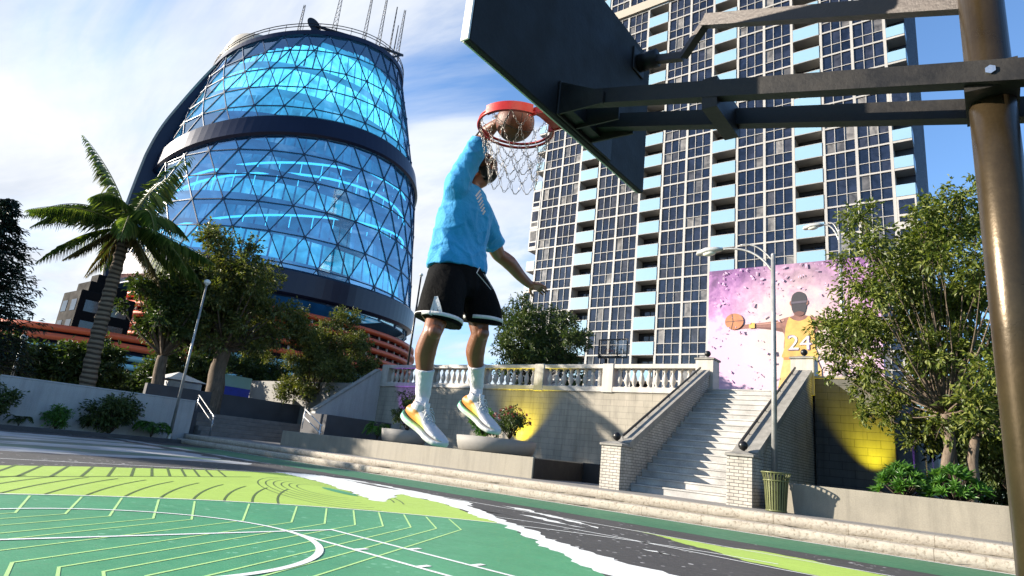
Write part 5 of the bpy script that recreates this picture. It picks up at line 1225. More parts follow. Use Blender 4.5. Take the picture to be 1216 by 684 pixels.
def rosette(name, base, w, h, label, seed, lm, heads=26, ll=0.2, group=None):
    """broad-leaved shrub: whorls of long leaves"""
    r = random.Random(seed); base = V(base); t = thing(name, base, label, 'shrub', group); lf = MB(); st = MB()
    for i in range(heads):
        a = r.uniform(0, 2 * PI); el = r.uniform(0.05, 1.0); q = r.uniform(0.75, 1.0)
        u = V((math.cos(a) * math.cos(el * 1.5), math.sin(a) * math.cos(el * 1.5), math.sin(el * 1.5)))
        p = base + V((u.x * w * 0.42 * q, u.y * w * 0.42 * q, h * 0.12 + u.z * h * 0.72 * q))
        st.tube([base + V((u.x * .05, u.y * .05, 0)), base.lerp(p, 0.6) + V((0, 0, -0.02)), p], [0.014, 0.012, 0.008], 5)
        ax = (u + V((0, 0, 0.6))).normalized(); o1 = ax.orthogonal().normalized(); o2 = ax.cross(o1)
        for j in range(15):
            b_ = j * 2.4; tilt = 0.35 + 0.85 * (j / 15)
            d = (ax * math.cos(tilt) + (o1 * math.cos(b_) + o2 * math.sin(b_)) * math.sin(tilt)).normalized()
            leaf(lf, p, d, ax, ll * r.uniform(0.75, 1.2), ll * 0.30, 0.22)
    obj('stems', st, BK2, t); obj('foliage', lf, lm, t); return t
def fern(name, base, w, h, label, seed, lm, n=16, group=None, cat='plant'):
    r = random.Random(seed); base = V(base); t = thing(name, base, label, cat, group); lf = MB(); st = MB()
    for i in range(n):
        a = 2 * PI * i / n + r.uniform(-0.2, 0.2); R = w * 0.5 * r.uniform(0.7, 1.1); H = h * r.uniform(0.6, 1.1)
        pts = bez(base, base + V((math.cos(a) * R * 0.4, math.sin(a) * R * 0.4, H * 1.5)), base + V((math.cos(a) * R, math.sin(a) * R, H * 0.55)), 10)
        st.tube(pts, [0.008] * 10 + [0.003], 4); s = V((-math.sin(a), math.cos(a), 0))
        for j in range(2, 11):
            for sg in (1, -1):
                d = (pts[j] - pts[j - 1]).normalized(); dd = (s * sg + d * 0.7 - V((0, 0, 0.25))).normalized(); l = w * 0.20 * math.sin(PI * (j - 0.5) / 11) + 0.04
                leaf(lf, pts[j], dd, V((0, 0, 1)), l, l * 0.32)
    obj('stems', st, BK2, t); obj('fronds', lf, lm, t); return t
def palm(name, base, top, label, seed, n=19, fl=3.3):
    r = random.Random(seed); base, top = V(base), V(top); t = thing(name, base, label, 'palm tree')
    tk = MB(); pts = catmull([base - V((0, 0, 0.2)), base.lerp(top, 0.35) + V((0.0, -0.12, 0)), base.lerp(top, 0.7) + V((0.0, -0.05, 0)), top], 14)
    rad = []
    for i in range(len(pts)): u = i / (len(pts) - 1); rad.append((0.36 - 0.12 * u + 0.10 * max(0, 1 - u * 9)) * (1.0 + (0.13 if i % 3 == 0 else -0.03)))
    tk.tube(pts, rad, 14)
    m, nt, out = new_mat('palm_trunk'); co_ = nt.nodes.new('ShaderNodeTexCoord').outputs['Object']
    wv = nt.nodes.new('ShaderNodeTexWave'); wv.bands_direction = 'Z'; wv.inputs['Scale'].default_value = 1.3; wv.inputs['Distortion'].default_value = 2.0; wv.inputs['Detail'].default_value = 3; L(nt, co_, wv.inputs['Vector'])
    pbsdf(nt, out, ramp(nt, wv.outputs['Fac'], [(0.2, (0.05, 0.036, 0.024)), (0.7, (0.17, 0.125, 0.085))]).outputs[0], 0.9, 0, bump(nt, wv.outputs['Fac'], 0.7, 0.05), 0.2)
    obj('trunk', tk, m, t)
    M_rach = mat('palm_rachis', (0.14, 0.13, 0.035), 0.5)
    def frond(a, el, Lf, lm, droop, nm):
        lf = MB(); u = V((math.cos(a), math.sin(a), 0))
        p1 = top + (u * math.cos(el) + V((0, 0, math.sin(el)))) * Lf * 0.55; p2 = top + u * Lf * (0.55 * math.cos(el) + 0.42) + V((0, 0, Lf * (0.55 * math.sin(el) - droop)))
        P = bez(top + V((0, 0, r.uniform(-0.1, 0.25))), p1, p2, 26)
        lf.tube(P, [0.045 * (1 - 0.85 * i / 26) for i in range(27)], 5, mi=1)
        for i in range(4, 27):
            d = (P[i] - P[i - 1]).normalized(); s = d.cross(V((0, 0, 1)))
            if s.length < 1e-3: s = V((-math.sin(a), math.cos(a), 0))
            s.normalize(); q = i / 26; l = Lf * 0.29 * math.sin(PI * (0.14 + 0.80 * q)) * r.uniform(0.85, 1.1)
            for sg in (1, -1):
                for h in (0, 0.5):
                    dd = (s * sg + d * 0.75 + V((0, 0, -0.60 - 0.45 * r.random()))).normalized(); b0 = P[i] - d * h * (Lf * 0.037)
                    leaf(lf, b0, dd, V((0, 0, 1)) + u * 0.2, l, 0.056, 0.28)
        obj(nm, lf, [lm, M_rach], t)
    for i in range(n):
        el = r.uniform(-0.15, 0.75) if i % 3 else r.uniform(0.55, 1.2)
        frond(2 * PI * i * 0.618, el, fl * r.uniform(0.85, 1.1), LF_palm, r.uniform(0.22, 0.58), 'frond')
    for a_, e_ in ((2.2, 1.36), (-1.9, 1.22), (0.6, 1.42)): frond(a_, e_, fl * 1.05, LF_palm, -0.36, 'frond')
    for i in range(4): frond(2 * PI * i / 4 + 0.2, r.uniform(-0.9, -0.45), fl * 0.62, LF_dry, 0.55, 'dry_frond')
    b = MB()
    for i in range(40):
        a = r.uniform(0, 2 * PI); p = top + V((math.cos(a) * 0.2, math.sin(a) * 0.2, r.uniform(-0.7, 0.05))); b.tube([p, p + V((math.cos(a) * 0.25, math.sin(a) * 0.25, r.uniform(-0.6, 0.3)))], [0.05, 0.015], 5)
    obj('leaf_bases', b, mat('palm_fibre', (0.10, 0.07, 0.035), 0.9), t); return t

palm('palm_tree', (-33.2, 9.0, 1.6), (-33.3, 8.75, 10.4), 'tall palm tree with ringed trunk and drooping fronds behind the grey wall', 11, 16, 4.6)
tree('leafy_tree', (1.05, 17.2, 1.04), 9.6, 3.3, 'leafy bright green tree with forked trunks in the concrete planter on the right', 21, LF_sun, BK, trunk_h=0.20, trunk_r=0.22, nclump=96, leaves=44000, ll=0.14, stems=4, crown_c=(0.98, 17.2, 6.0), clump_r=0.25, limb=0.55)
tree('round_tree', (-19.3, 27.0, 4.42), 5.9, 3.2, 'round dark green tree on the plaza just behind the balustrade', 22, LF_dark, BK2, trunk_h=0.12, trunk_r=0.16, nclump=46, leaves=26000, ll=0.19, clump_r=0.33)
tree('broad_tree', (-35.0, 16.2, 1.6), 11.6, 4.3, 'big broad dark tree with a thick straight trunk behind the end of the grey wall', 23, LF_rust, BK, trunk_h=0.28, trunk_r=0.52, nclump=66, leaves=38000, ll=0.24, clump_r=0.30, crown_c=(-35.2, 15.6, 8.6))
tree('broad_tree', (-35.5, 13.0, 1.6), 8.4, 2.7, 'dark spreading tree with a leaning trunk directly right of the palm', 24, LF_dark, BK, trunk_h=0.30, trunk_r=0.34, nclump=34, leaves=15000, ll=0.23, clump_r=0.34)
tree('small_tree', (-33.6, 22.2, 1.6), 8.6, 3.5, 'small olive leaved tree with a thin trunk on the terrace before the glass tower', 25, LF_rust, BK2, trunk_h=0.18, trunk_r=0.15, nclump=62, leaves=36000, ll=0.19, clump_r=0.28, crown_c=(-33.8, 22.3, 6.2))
cone_tree('conifer', (-37.0, 4.5, 1.6), 9.6, 3.3, 'tall black green conifer at the left edge of the picture', 26, LF_conif, None, 14000, 0.29)
bgt = 'dark trees behind the terrace'
for i, (x, y, h, cr, lb) in enumerate(((-42, 11.5, 3.9, 2.2, 'dark low tree behind the palm trunk'), (-46.5, 19.5, 6.6, 2.6, 'dark tree in the gap between the two broad trunks'), (-43.5, 23.2, 6.0, 2.6, 'dark tree filling the space behind the blue hoarding'), (-40.5, 27.5, 6.2, 2.7, 'dark tree behind the sloped side wall at the stair'), (-43.0, 8.0, 3.2, 2.0, 'low dark tree between the conifer and the palm'))):
    tree('background_tree', (x, y, 1.55), h, cr, lb, 40 + i, LF_dark, BK2, bgt, trunk_h=0.15, trunk_r=0.2, nclump=28, leaves=12000, ll=0.28, clump_r=0.38)
for i, (x, y, h, cr, lb) in enumerate(((3.0, 22.0, 6.5, 2.4, 'dark tree close behind the leafy planter tree by the pole'), (2.4, 29.0, 6.5, 2.6, 'dark tree in the yard beyond the violet lit wall'), (4.4, 38.0, 8.0, 3.2, 'farthest dark tree at the back of the yard beside the violet lit wall'))):
    tree('yard_tree', (x, y, 0.0), h, cr, lb, 50 + i, LF_dark, BK2, 'dark yard trees right of the lit wall', trunk_h=0.05, trunk_r=0.10, nclump=46, leaves=20000, ll=0.22, clump_r=0.38)
# the row along the court's west side carries on out of the picture; its shade falls on the far apron and the ledge
for i, (x, y, h, cr) in enumerate(((-45.0, -2.2, 14.2, 2.9), (-38.5, -4.5, 8.2, 3.2), (-38.0, -10.5, 8.4, 3.4))):
    tree('row_tree', (x, y, 1.6), h, cr, ('tall dark tree far back in the row left of the picture, first after the conifer', 'lower dark tree in the row left of the picture, second from the conifer', 'dark tree at the far end of the row left of the picture')[i], 70 + i, LF_dark, BK2, 'trees in the row behind the grey wall', trunk_h=0.16, trunk_r=0.3, nclump=34, leaves=12000, ll=0.32, clump_r=0.40)
shrub('hedge_shrub', (2.5, 19.4, 1.05), 3.2, 2.7, 'dark shrub behind the planter tree trunk beside the pole', 51, LF_dark, 9000, 0.14, 26)
for i, (x, y, w_, h_) in enumerate(((-50.0, 13.0, 7.0, 3.2), (-47.5, 17.5, 6.0, 3.4), (-48.0, 21.5, 6.0, 4.0))):
    shrub('hedge', (x, y, 1.55), w_, h_, ('wide dark hedge low behind the palm trunk, the leftmost of three', 'dark hedge showing between the two broad trunks', 'dark hedge behind the blue hoarding and the tallest of three')[i], 80 + i, LF_dark, 9000, 0.3, 30, 'hedges behind the terrace', 'hedge')
# shrubs in front of the end wall
shrub('round_shrub', (-30.5, 4.75, 0.12), 2.0, 1.95, 'big dark round shrub at the left edge in front of the grey wall', 31, LF_dark, 3200, 0.15, 16)
fern('low_plant', (-30.4, 5.95, 0.12), 1.0, 0.45, 'small low weed between the two left shrubs by the grey wall', 32, LF_dark, 9)
shrub('round_shrub', (-30.4, 7.3, 0.12), 1.25, 1.05, 'small mid green round shrub in front of the grey wall', 33, LF_fresh, 2400, 0.11, 14)
shrub('round_shrub', (-30.4, 9.4, 0.12), 2.5, 1.95, 'widest dark shrub with upright shoots in front of the grey wall', 34, LF_dark, 4200, 0.16, 20)
fern('fern', (-30.3, 11.2, 0.12), 1.7, 0.75, 'bright green fern beside the slim post lamp', 35, LF_fresh, 18)
# planter and pots
rosette('broad_leaf_shrub', (0.05, 14.95, 1.05), 1.35, 0.90, 'glossy broad leaved shrub in the planter, the left one of two', 36, LF_fresh, 60, 0.20)
rosette('broad_leaf_shrub', (1.05, 14.95, 1.05), 1.50, 0.92, 'glossy broad leaved shrub in the planter, the right one under the trunk', 37, LF_fresh, 70, 0.20)
shrub('pot_shrub', (-17.6, 15.7, 1.62), 1.7, 1.85, 'upright dark shrub in the left bowl planter behind the near shoe', 38, LF_dark, 3600, 0.11, 18)
shrub('pot_shrub', (-13.4, 15.7, 1.66), 1.6, 1.05, 'green bush in the wide bowl planter behind the far shoe', 39, LF_fresh, 2600, 0.11, 14)
t = shrub('flowering_shrub', (-12.1, 15.6, 1.66), 1.5, 1.25, 'dark shrub with small red flowers in the wide bowl planter', 60, LF_dark, 3000, 0.10, 16)
lf = MB(); r_ = random.Random(9)
for i in range(70):
    u = rdir(r_); p = V((-12.1, 15.6, 2.30)) + V((u.x * 0.72, u.y * 0.72, abs(u.z) * 0.62 - 0.1))
    for j in range(5): leaf(lf, p, rdir(r_), rdir(r_), 0.06, 0.05)
obj('flowers', lf, leaf_mat('petal_red', (0.10, 0.01, 0.015), (0.20, 0.02, 0.03), (0.35, 0.08, 0.08), 0.2), t, kind='stuff')
fern('low_plant', (-19.8, 16.1, 1.12), 1.3, 0.8, 'small bright leafy plant on the ledge left of the bowl planters', 61, LF_fresh, 14)
# ------------------------------------------------------------------ the player in mid dunk
from mathutils.bvhtree import BVHTree
person = thing('person', (-0.80, 0.12, 1.10), 'basketball player dunking in mid-air in blue shirt, black shorts and white and orange shoes', 'person')
def solid(name, mb, m, parent, vox, smooth=6, wrinkle=None, bigsmooth=0, label=None, post=None):
    """fuse overlapping closed shapes into one continuous skin, then relax it"""
    me = mb.mesh(name); o = bpy.data.objects.new(name, me); COL.objects.link(o)
    rm = o.modifiers.new('fuse', 'REMESH'); rm.mode = 'VOXEL'; rm.voxel_size = vox; rm.use_smooth_shade = True
    sm_ = o.modifiers.new('relax', 'SMOOTH'); sm_.factor = 0.5; sm_.iterations = smooth
    dg = bpy.context.evaluated_depsgraph_get(); me2 = bpy.data.meshes.new_from_object(o.evaluated_get(dg))
    bpy.data.objects.remove(o); bpy.data.meshes.remove(me); me2.name = name
    if wrinkle:
        for v in me2.vertices: v.co = v.co + v.normal * wrinkle(v.co, v.normal)
    if post: post(me2)
    off = root_loc(parent)
    tree_ = BVHTree.FromPolygons([v.co.copy() for v in me2.vertices], [tuple(p.vertices) for p in me2.polygons])
    me2.transform(Matrix.Translation(-off)); me2.polygons.foreach_set('use_smooth', [True] * len(me2.polygons))
    me2.materials.clear()
    for mm in (m if isinstance(m, list) else [m]): me2.materials.append(mm)
    r = bpy.data.objects.new(name, me2); COL.objects.link(r); r.parent = parent
    if label: r['label'] = label
    return r, tree_
def limb(mb, P, rad, seg=16, ell=None, ref=None):
    """tapered limb with rounded ends through joints P"""
    n = 5; Q = catmull(P, n); k = len(Q); R = []
    for i in range(k):
        R.append(lerpl(rad, i / (k - 1)))
    mb.tube(Q, R, seg)
    mb.sphere(P[0], rad[0] * 0.99, 14, 8); mb.sphere(P[-1], rad[-1] * 0.99, 14, 8)
def skin_mat():
    m, nt, out = new_mat('brown_skin')
    f = noise_n(nt, 9, 5, 0.6); f2 = noise_n(nt, 120, 3)
    col = ramp(nt, f, [(0.3, (0.118, 0.038, 0.015)), (0.7, (0.172, 0.059, 0.024))]).outputs[0]
    p = pbsdf(nt, out, col, 0.42, 0, bump(nt, f2, 0.10, 0.004), 0.5)
    p.inputs['Subsurface Weight'].default_value = 0.08; p.inputs['Subsurface Radius'].default_value = (0.012, 0.005, 0.003); p.inputs['Subsurface Scale'].default_value = 0.5
    return m
M_skin = skin_mat()
J = {k: V(v) for k, v in dict(
    rsh=(-0.755, -0.060, 2.705), rel=(-0.705, 0.055, 3.075), rwr=(-0.550, 0.02, 3.130),
    lsh=(-0.81, 0.28, 2.585), lel=(-0.895, 0.58, 2.455), lwr=(-0.845, 0.915, 2.325), lht=(-0.79, 1.11, 2.33),
    hipR=(-0.84, 0.05, 2.12), hipL=(-0.84, 0.24, 2.14), kR=(-0.705, -0.150, 1.715), kL=(-0.705, 0.270, 1.800),
    aR=(-0.815, -0.045, 1.345), aL=(-0.84, 0.455, 1.47)).items()}
body = MB()
# torso
def ring_solid(mb, rings, seg=28):
    """rings: (centre, half depth along X, half width along Y, tilt of the width axis)"""
    vs = []
    for (c, a, b_, tl) in rings:
        wv = V((0, math.cos(tl), math.sin(tl)))
        for k in range(seg):
            t = 2 * PI * k / seg; ex = 0.82
            cx_ = math.copysign(abs(math.cos(t)) ** ex, math.cos(t)); cy_ = math.copysign(abs(math.sin(t)) ** ex, math.sin(t))
            vs.append(V(c) + V((a * cx_, 0, 0)) + wv * (b_ * cy_))
    n = len(rings); fs = [(i * seg + k, i * seg + (k + 1) % seg, (i + 1) * seg + (k + 1) % seg, (i + 1) * seg + k) for i in range(n - 1) for k in range(seg)]
    fs += [tuple(range(seg - 1, -1, -1)), tuple((n - 1) * seg + k for k in range(seg))]
    mb.add(vs, fs, 0, True)
TL = -0.22
torso = [((-0.845, 0.145, 2.08), 0.125, 0.165, 0.1), ((-0.845, 0.14, 2.20), 0.12, 0.165, 0.05), ((-0.835, 0.125, 2.34), 0.11, 0.155, 0.0), ((-0.80, 0.105, 2.50), 0.118, 0.175, TL), ((-0.785, 0.095, 2.62), 0.105, 0.185, TL), ((-0.785, 0.095, 2.70), 0.075, 0.150, TL), ((-0.79, 0.105, 2.75), 0.058, 0.065, 0)]
ring_solid(body, torso)
HC = V((-0.752, 0.160, 2.908)); hf = V((0.93, -0.05, 0.36)).normalized(); hl = V((0.05, 1.0, 0.05)); hl = (hl - hf * hl.dot(hf)).normalized(); hu = hf.cross(hl)
def hp(f, l, u): return HC + hf * f + hl * l + hu * u
body.tube([(-0.79, 0.10, 2.70), (-0.79, 0.105, 2.78), hp(-0.03, 0, -0.06)], [0.066, 0.060, 0.058], 18)
def ball(c, r, f=1, l=1, u=1):
    """ellipsoid in the head's own axes"""
    mb = MB(); mb.sphere((0, 0, 0), r, 20, 12); vs = [hp(*c) + hf * (p[0] * f) + hl * (p[1] * l) + hu * (p[2] * u) for p in mb.v]; body.add(vs, mb.f, 0, True)
ball((-0.012, 0, 0.022), 0.100, 0.98, 0.78, 0.95); ball((0.022, 0, -0.045), 0.070, 0.95, 0.86, 1.05); ball((0.052, 0, -0.088), 0.030, 1.0, 1.25, 0.8)
ball((0.082, 0, 0.020), 0.022, 0.7, 2.4, 0.55); ball((0.098, 0, -0.022), 0.016, 1.0, 0.9, 1.2); ball((0.090, 0, 0.000), 0.012, 1.0, 0.75, 2.0)
for s in (1, -1):
    ball((0.094, 0.014 * s, -0.028), 0.010); ball((-0.005, 0.080 * s, -0.005), 0.026, 0.75, 0.35, 1.2); ball((0.062, 0.042 * s, -0.018), 0.024, 0.7, 0.9, 0.8)
ball((0.082, 0, -0.056), 0.016, 0.7, 1.5, 0.45); ball((0.081, 0, -0.066), 0.016, 0.7, 1.4, 0.5)
# arms
limb(body, [J['rsh'], J['rsh'].lerp(J['rel'], 0.45) + V((0, -0.005, 0.0)), J['rel']], [0.070, 0.058, 0.043])
limb(body, [J['rel'], J['rel'].lerp(J['rwr'], 0.4) + V((0.0, -0.004, 0.004)), J['rwr']], [0.043, 0.046, 0.029])
limb(body, [J['lsh'], J['lsh'].lerp(J['lel'], 0.5), J['lel']], [0.072, 0.062, 0.049])
limb(body, [J['lel'], J['lel'].lerp(J['lwr'], 0.3) + V((0.012, 0, 0.006)), J['lel'].lerp(J['lwr'], 0.7), J['lwr']], [0.049, 0.054, 0.042, 0.031])
# legs
for s, h, k, a in (('R', 'hipR', 'kR', 'aR'), ('L', 'hipL', 'kL', 'aL')):
    h, k, a = J[h], J[k], J[a]; bk = V((-0.035, 0, 0)); 
    limb(body, [h, h.lerp(k, 0.5) + V((0.015, 0, 0)), k], [0.090, 0.074, 0.056])
    body.sphere(k + V((0.022, -0.006, 0.0)), 0.046, 14, 10)
    limb(body, [k, k.lerp(a, 0.30) + bk * 0.9, k.lerp(a, 0.65) + bk * 0.3, a], [0.055, 0.063, 0.045, 0.034])
    body.sphere(k.lerp(a, 0.27) + bk * 1.25, 0.050, 14, 10, sc=(0.9, 1.0, 1.6))
# hands
def finger(mb, pts, r0, r1):
    P = catmull(pts, 3); mb.tube(P, [r0 + (r1 - r0) * i / (len(P) - 1) for i in range(len(P))], 10); mb.sphere(pts[-1], r1, 10, 6)
    for q in pts[1:-1]: mb.sphere(q, r0 * 1.03, 10, 6)
def open_hand(mb, w, d, n, side, curl=0.35):
    """wrist w, direction d, palm normal n (out of the palm), side = +1 thumb towards d x n"""
    d = V(d).normalized(); n = V(n); n = (n - d * n.dot(d)).normalized(); t = d.cross(n) * side
    for k, q in enumerate((0.0, 0.33, 0.66, 1.0)):
        o = t * (0.030 - 0.020 * 3 * q)
        mb.tube([w + d * 0.0 + t * (0.014 - 0.028 * q), w + d * 0.045 + o * 0.9 + n * 0.002, w + d * 0.092 + o], [0.017, 0.0155, 0.012], 10)
        mb.sphere(w + d * 0.092 + o, 0.0125, 10, 6)
    mb.sphere(w + d * 0.04 + t * 0.022 + n * 0.008, 0.021, 12, 8); mb.sphere(w, 0.026, 12, 8)
    for k, (q, ln, sp, cu) in enumerate(((0.0, 0.074, 0.16, 0.75), (0.33, 0.083, 0.04, 0.85), (0.66, 0.077, -0.09, 1.05), (1.0, 0.060, -0.24, 1.25))):
        b0 = w + d * (0.092 - 0.008 * (k == 3)) + t * (0.030 - 0.060 * q); dd = (d + t * sp).normalized(); pts = [b0]; an = 0.12
        for f in (0.46, 0.30, 0.24):
            an += curl * cu * 0.55; pts.append(pts[-1] + (dd * math.cos(an) + n * math.sin(an)) * ln * f)
        finger(mb, pts, 0.0095, 0.0070)
    b0 = w + d * 0.028 + t * 0.026 + n * 0.010
    finger(mb, [b0, b0 + (d * 0.55 + t * 0.75 + n * 0.25).normalized() * 0.042, b0 + (d * 0.55 + t * 0.75 + n * 0.25).normalized() * 0.042 + (d * 0.85 + t * 0.45 + n * 0.25).normalized() * 0.032, b0 + (d * 0.55 + t * 0.75 + n * 0.25).normalized() * 0.042 + (d * 0.85 + t * 0.45 + n * 0.25).normalized() * 0.055], 0.0115, 0.0085)
open_hand(body, J['lwr'], J['lht'] - J['lwr'], (0.45, 0.0, -0.9), 1, 0.42)
# right hand spread over the back and top of the ball
c0 = V((-0.84, 0.08, 0.52)).normalized(); ax = V((0.50, 0.08, 0.86)); ax = (ax - c0 * ax.dot(c0)).normalized(); lat = c0.cross(ax)
def onball(phi, th, h=0.010):
    d = ax * math.cos(phi) + lat * math.sin(phi); return BALL + (c0 * math.cos(th) + d * math.sin(th)) * (BR + h)
wq = J['rwr']
for k, (p0, p1, ln) in enumerate(((-0.85, -0.55, 0.95), (-0.28, -0.18, 1.05), (0.28, 0.20, 1.0), (0.85, 0.62, 0.82))):
    kn = onball(p0, 0.33, 0.016)
    body.tube([wq, wq.lerp(kn, 0.5) + c0 * 0.006, kn], [0.020, 0.017, 0.0135], 10); body.sphere(kn, 0.0135, 10, 6)
    finger(body, [kn, onball(p1, 0.33 + 0.34 * ln, 0.013), onball(p1 * 0.95, 0.33 + 0.58 * ln, 0.011), onball(p1 * 0.9, 0.33 + 0.76 * ln, 0.008)], 0.0105, 0.0078)
body.sphere(onball(0, 0.10, 0.012), 0.024, 12, 8)
b0 = wq.lerp(onball(-1.5, 0.2, 0.016), 0.55)
finger(body, [b0, onball(-1.75, 0.30, 0.015), onball(-1.95, 0.55, 0.012), onball(-1.95, 0.74, 0.009)], 0.0125, 0.009)
body_o, body_t = solid('body', body, M_skin, person, 0.0048, 5)
# hair, beard, eyes follow the head
def shell(name, mb_fn, m, keep, dr):
    mb = MB(); tmp = MB(); tmp.sphere((0, 0, 0), 1, 40, 24); ids = {}
    vs = [V(p) for p in tmp.v]
    for f in tmp.f:
        if all(keep(vs[i]) for i in f):
            nf = []
            for i in f:
                if i not in ids:
                    o = HC + hf * vs[i].x * 0.3 + hl * vs[i].y * 0.3 + hu * vs[i].z * 0.3; hit = body_t.ray_cast(o, (HC - o).normalized())
                    p = hit[0] if hit[0] else o; ids[i] = len(mb.v); mb.v.append(tuple(p + (o - HC).normalized() * dr(vs[i])))
                nf.append(ids[i])
            mb.f.append(tuple(nf)); mb.m.append(0); mb.sm.append(True)
    ob = obj(name, mb, m, person); sd = ob.modifiers.new('thick', 'SOLIDIFY'); sd.thickness = 0.006; sd.offset = -1; return ob
M_hair = mat('black_hair', (0.010, 0.008, 0.007), 0.8, 0, 0.4, 60, 0.6, 300, bdist=0.01)
shell('hair', None, M_hair, lambda p: p.z > 0.28 + 0.30 * max(0, p.x) - (0.55 if p.x < -0.15 else 0.0) + (0.12 if p.x > 0.5 else 0), lambda p: 0.006)
shell('beard', None, M_hair, lambda p: p.x > 0.02 and p.z < -0.30 - 0.18 * max(0, p.x - 0.6) and p.z > -0.97 and not (p.x > 0.72 and -0.52 < p.z and abs(p.y) < 0.28), lambda p: 0.004)
for s in (1, -1):
    b = MB(); b.sphere(hp(0.082, 0.031 * s, 0.004), 0.012, 14, 8); e = obj('eye', b, mat('eye_white', (0.7, 0.68, 0.64), 0.2, bmp=0), person)
    b = MB(); b.sphere(hp(0.0905, 0.031 * s, 0.004), 0.006, 10, 6); obj('iris', b, mat('eye_dark', (0.02, 0.012, 0.008), 0.15, bmp=0), e)
    b = MB(); b.tube([hp(0.092, 0.012 * s, 0.024), hp(0.093, 0.030 * s, 0.030), hp(0.080, 0.048 * s, 0.022)], [0.004, 0.0045, 0.002], 6); obj('eyebrow', b, M_hair, person)
# ---- shirt
def cloth_mat(name, c, rough=0.75, weave=900, sheen=0.3, var=0.12, spec=0.25):
    m, nt, out = new_mat(name)
    f = noise_n(nt, 5, 5, 0.6); col = ramp(nt, f, [(0.3, tuple(x * (1 - var) for x in c)), (0.7, tuple(min(1, x * (1 + var)) for x in c))]).outputs[0]
    a = noise_n(nt, 34, 6, 0.6, None, 1.2); b_ = noise_n(nt, weave, 2)
    fo = noise_n(nt, 9, 5, 0.55, None, 2.2); h0 = N(nt, 'ShaderNodeMath', operation='MULTIPLY_ADD'); L(nt, fo, h0.inputs[0]); h0.inputs[1].default_value = 2.6; L(nt, a, h0.inputs[2])
    h = N(nt, 'ShaderNodeMath', operation='MULTIPLY_ADD'); L(nt, b_, h.inputs[0]); h.inputs[1].default_value = 0.12; L(nt, h0.outputs[0], h.inputs[2])
    p = pbsdf(nt, out, col, rough, 0, bump(nt, h.outputs[0], 0.40, 0.010), spec); p.inputs['Sheen Weight'].default_value = sheen; return m
M_shirt = cloth_mat('blue_shirt_jersey', (0.012, 0.215, 0.47), 0.75, 900, 0.12); M_short = cloth_mat('black_shorts_satin', (0.002, 0.002, 0.0022), 0.8, 700, 0.0, 0.12, 0.06); M_wcl = cloth_mat('white_trim', (0.46, 0.46, 0.46), 0.7)
sh = MB()
shirt = [((-0.845, 0.125, 2.195), 0.150, 0.212, 0.10), ((-0.848, 0.125, 2.24), 0.153, 0.212, 0.08), ((-0.838, 0.115, 2.36), 0.142, 0.198, 0.0), ((-0.805, 0.100, 2.50), 0.138, 0.198, TL), ((-0.785, 0.098, 2.62), 0.122, 0.192, TL), ((-0.785, 0.100, 2.70), 0.088, 0.150, TL), ((-0.79, 0.105, 2.745), 0.066, 0.075, 0)]
ring_solid(sh, shirt, 36)
sh.tube(catmull([(-0.79, 0.01, 2.60), (-0.76, -0.062, 2.69), J['rsh'].lerp(J['rel'], 0.45), J['rsh'].lerp(J['rel'], 0.90)], 5), [0.092, 0.090, 0.087, 0.085, 0.083, 0.081, 0.079, 0.077, 0.075, 0.073, 0.072, 0.071, 0.069, 0.068, 0.067, 0.066], 22)
sh.tube(catmull([(-0.79, 0.18, 2.62), J['lsh'] + V((0, 0, 0.0)), J['lsh'].lerp(J['lel'], 0.42), J['lsh'].lerp(J['lel'], 0.68)], 5), [0.10, 0.10, 0.098, 0.096, 0.093, 0.090, 0.088, 0.087, 0.086, 0.085, 0.084, 0.083, 0.083, 0.083, 0.083, 0.083], 22)
def wr(p, n):
    q = V((p.x * 5 + p.z * 1.5, p.y * 5, p.z * 3.2)); a = noise.noise(q * 1.6); b_ = 1 - abs(noise.noise(V((p.x * 9, p.y * 9 + p.z * 5, p.z * 6)) )) * 2
    hem = max(0, 1 - (p.z - 2.19) / 0.16)
    drag = math.sin((p.y - p.x) * 48 + p.z * 14 + 3 * a) * 0.004 * hem
    c_ = 1 - abs(noise.noise(V((p.x * 3 + 5, p.y * 3 + p.z * 7, p.z * 4 - p.y * 5)))) * 3
    pull = math.sin((p.z * 0.9 + p.y * 1.1 + p.x * 0.5) * 62 + 4 * a) * 0.0042 * max(0, min(1, (p.z - 2.25) / 0.2)) * max(0, min(1, (2.62 - p.z) / 0.2)) * (0.5 + a)
    return pull + 0.009 * a + 0.008 * b_ * b_ + 0.006 * max(0, c_) ** 3 - 0.004 + drag
shirt_o, shirt_t = solid('shirt', sh, M_shirt, person, 0.008, 6, wr)
# ---- shorts
so_ = MB()
kR, kL = J['kR'], J['kL']
ring_solid(so_, [((-0.845, 0.135, 2.255), 0.135, 0.182, 0.08), ((-0.845, 0.14, 2.15), 0.155, 0.205, 0.08), ((-0.835, 0.145, 2.06), 0.158, 0.205, 0.08), ((-0.82, 0.145, 2.00), 0.12, 0.16, 0.08)], 30)
hR = V((-0.752, -0.070, 1.795)); hL = V((-0.745, 0.300, 1.875))
so_.tube(catmull([(-0.838, 0.05, 2.12), (-0.775, -0.035, 1.97), hR + V((0.002, 0.008, 0.06)), hR], 4), [0.130, 0.131, 0.132, 0.133, 0.133, 0.135, 0.137, 0.139, 0.141, 0.143, 0.145, 0.147, 0.148][:13], 26)
so_.tube(catmull([(-0.838, 0.24, 2.13), (-0.775, 0.280, 2.02), hL + V((0.002, -0.008, 0.06)), hL], 4), [0.130, 0.131, 0.132, 0.133, 0.135, 0.137, 0.139, 0.141, 0.143, 0.145, 0.147, 0.148, 0.149][:13], 26)
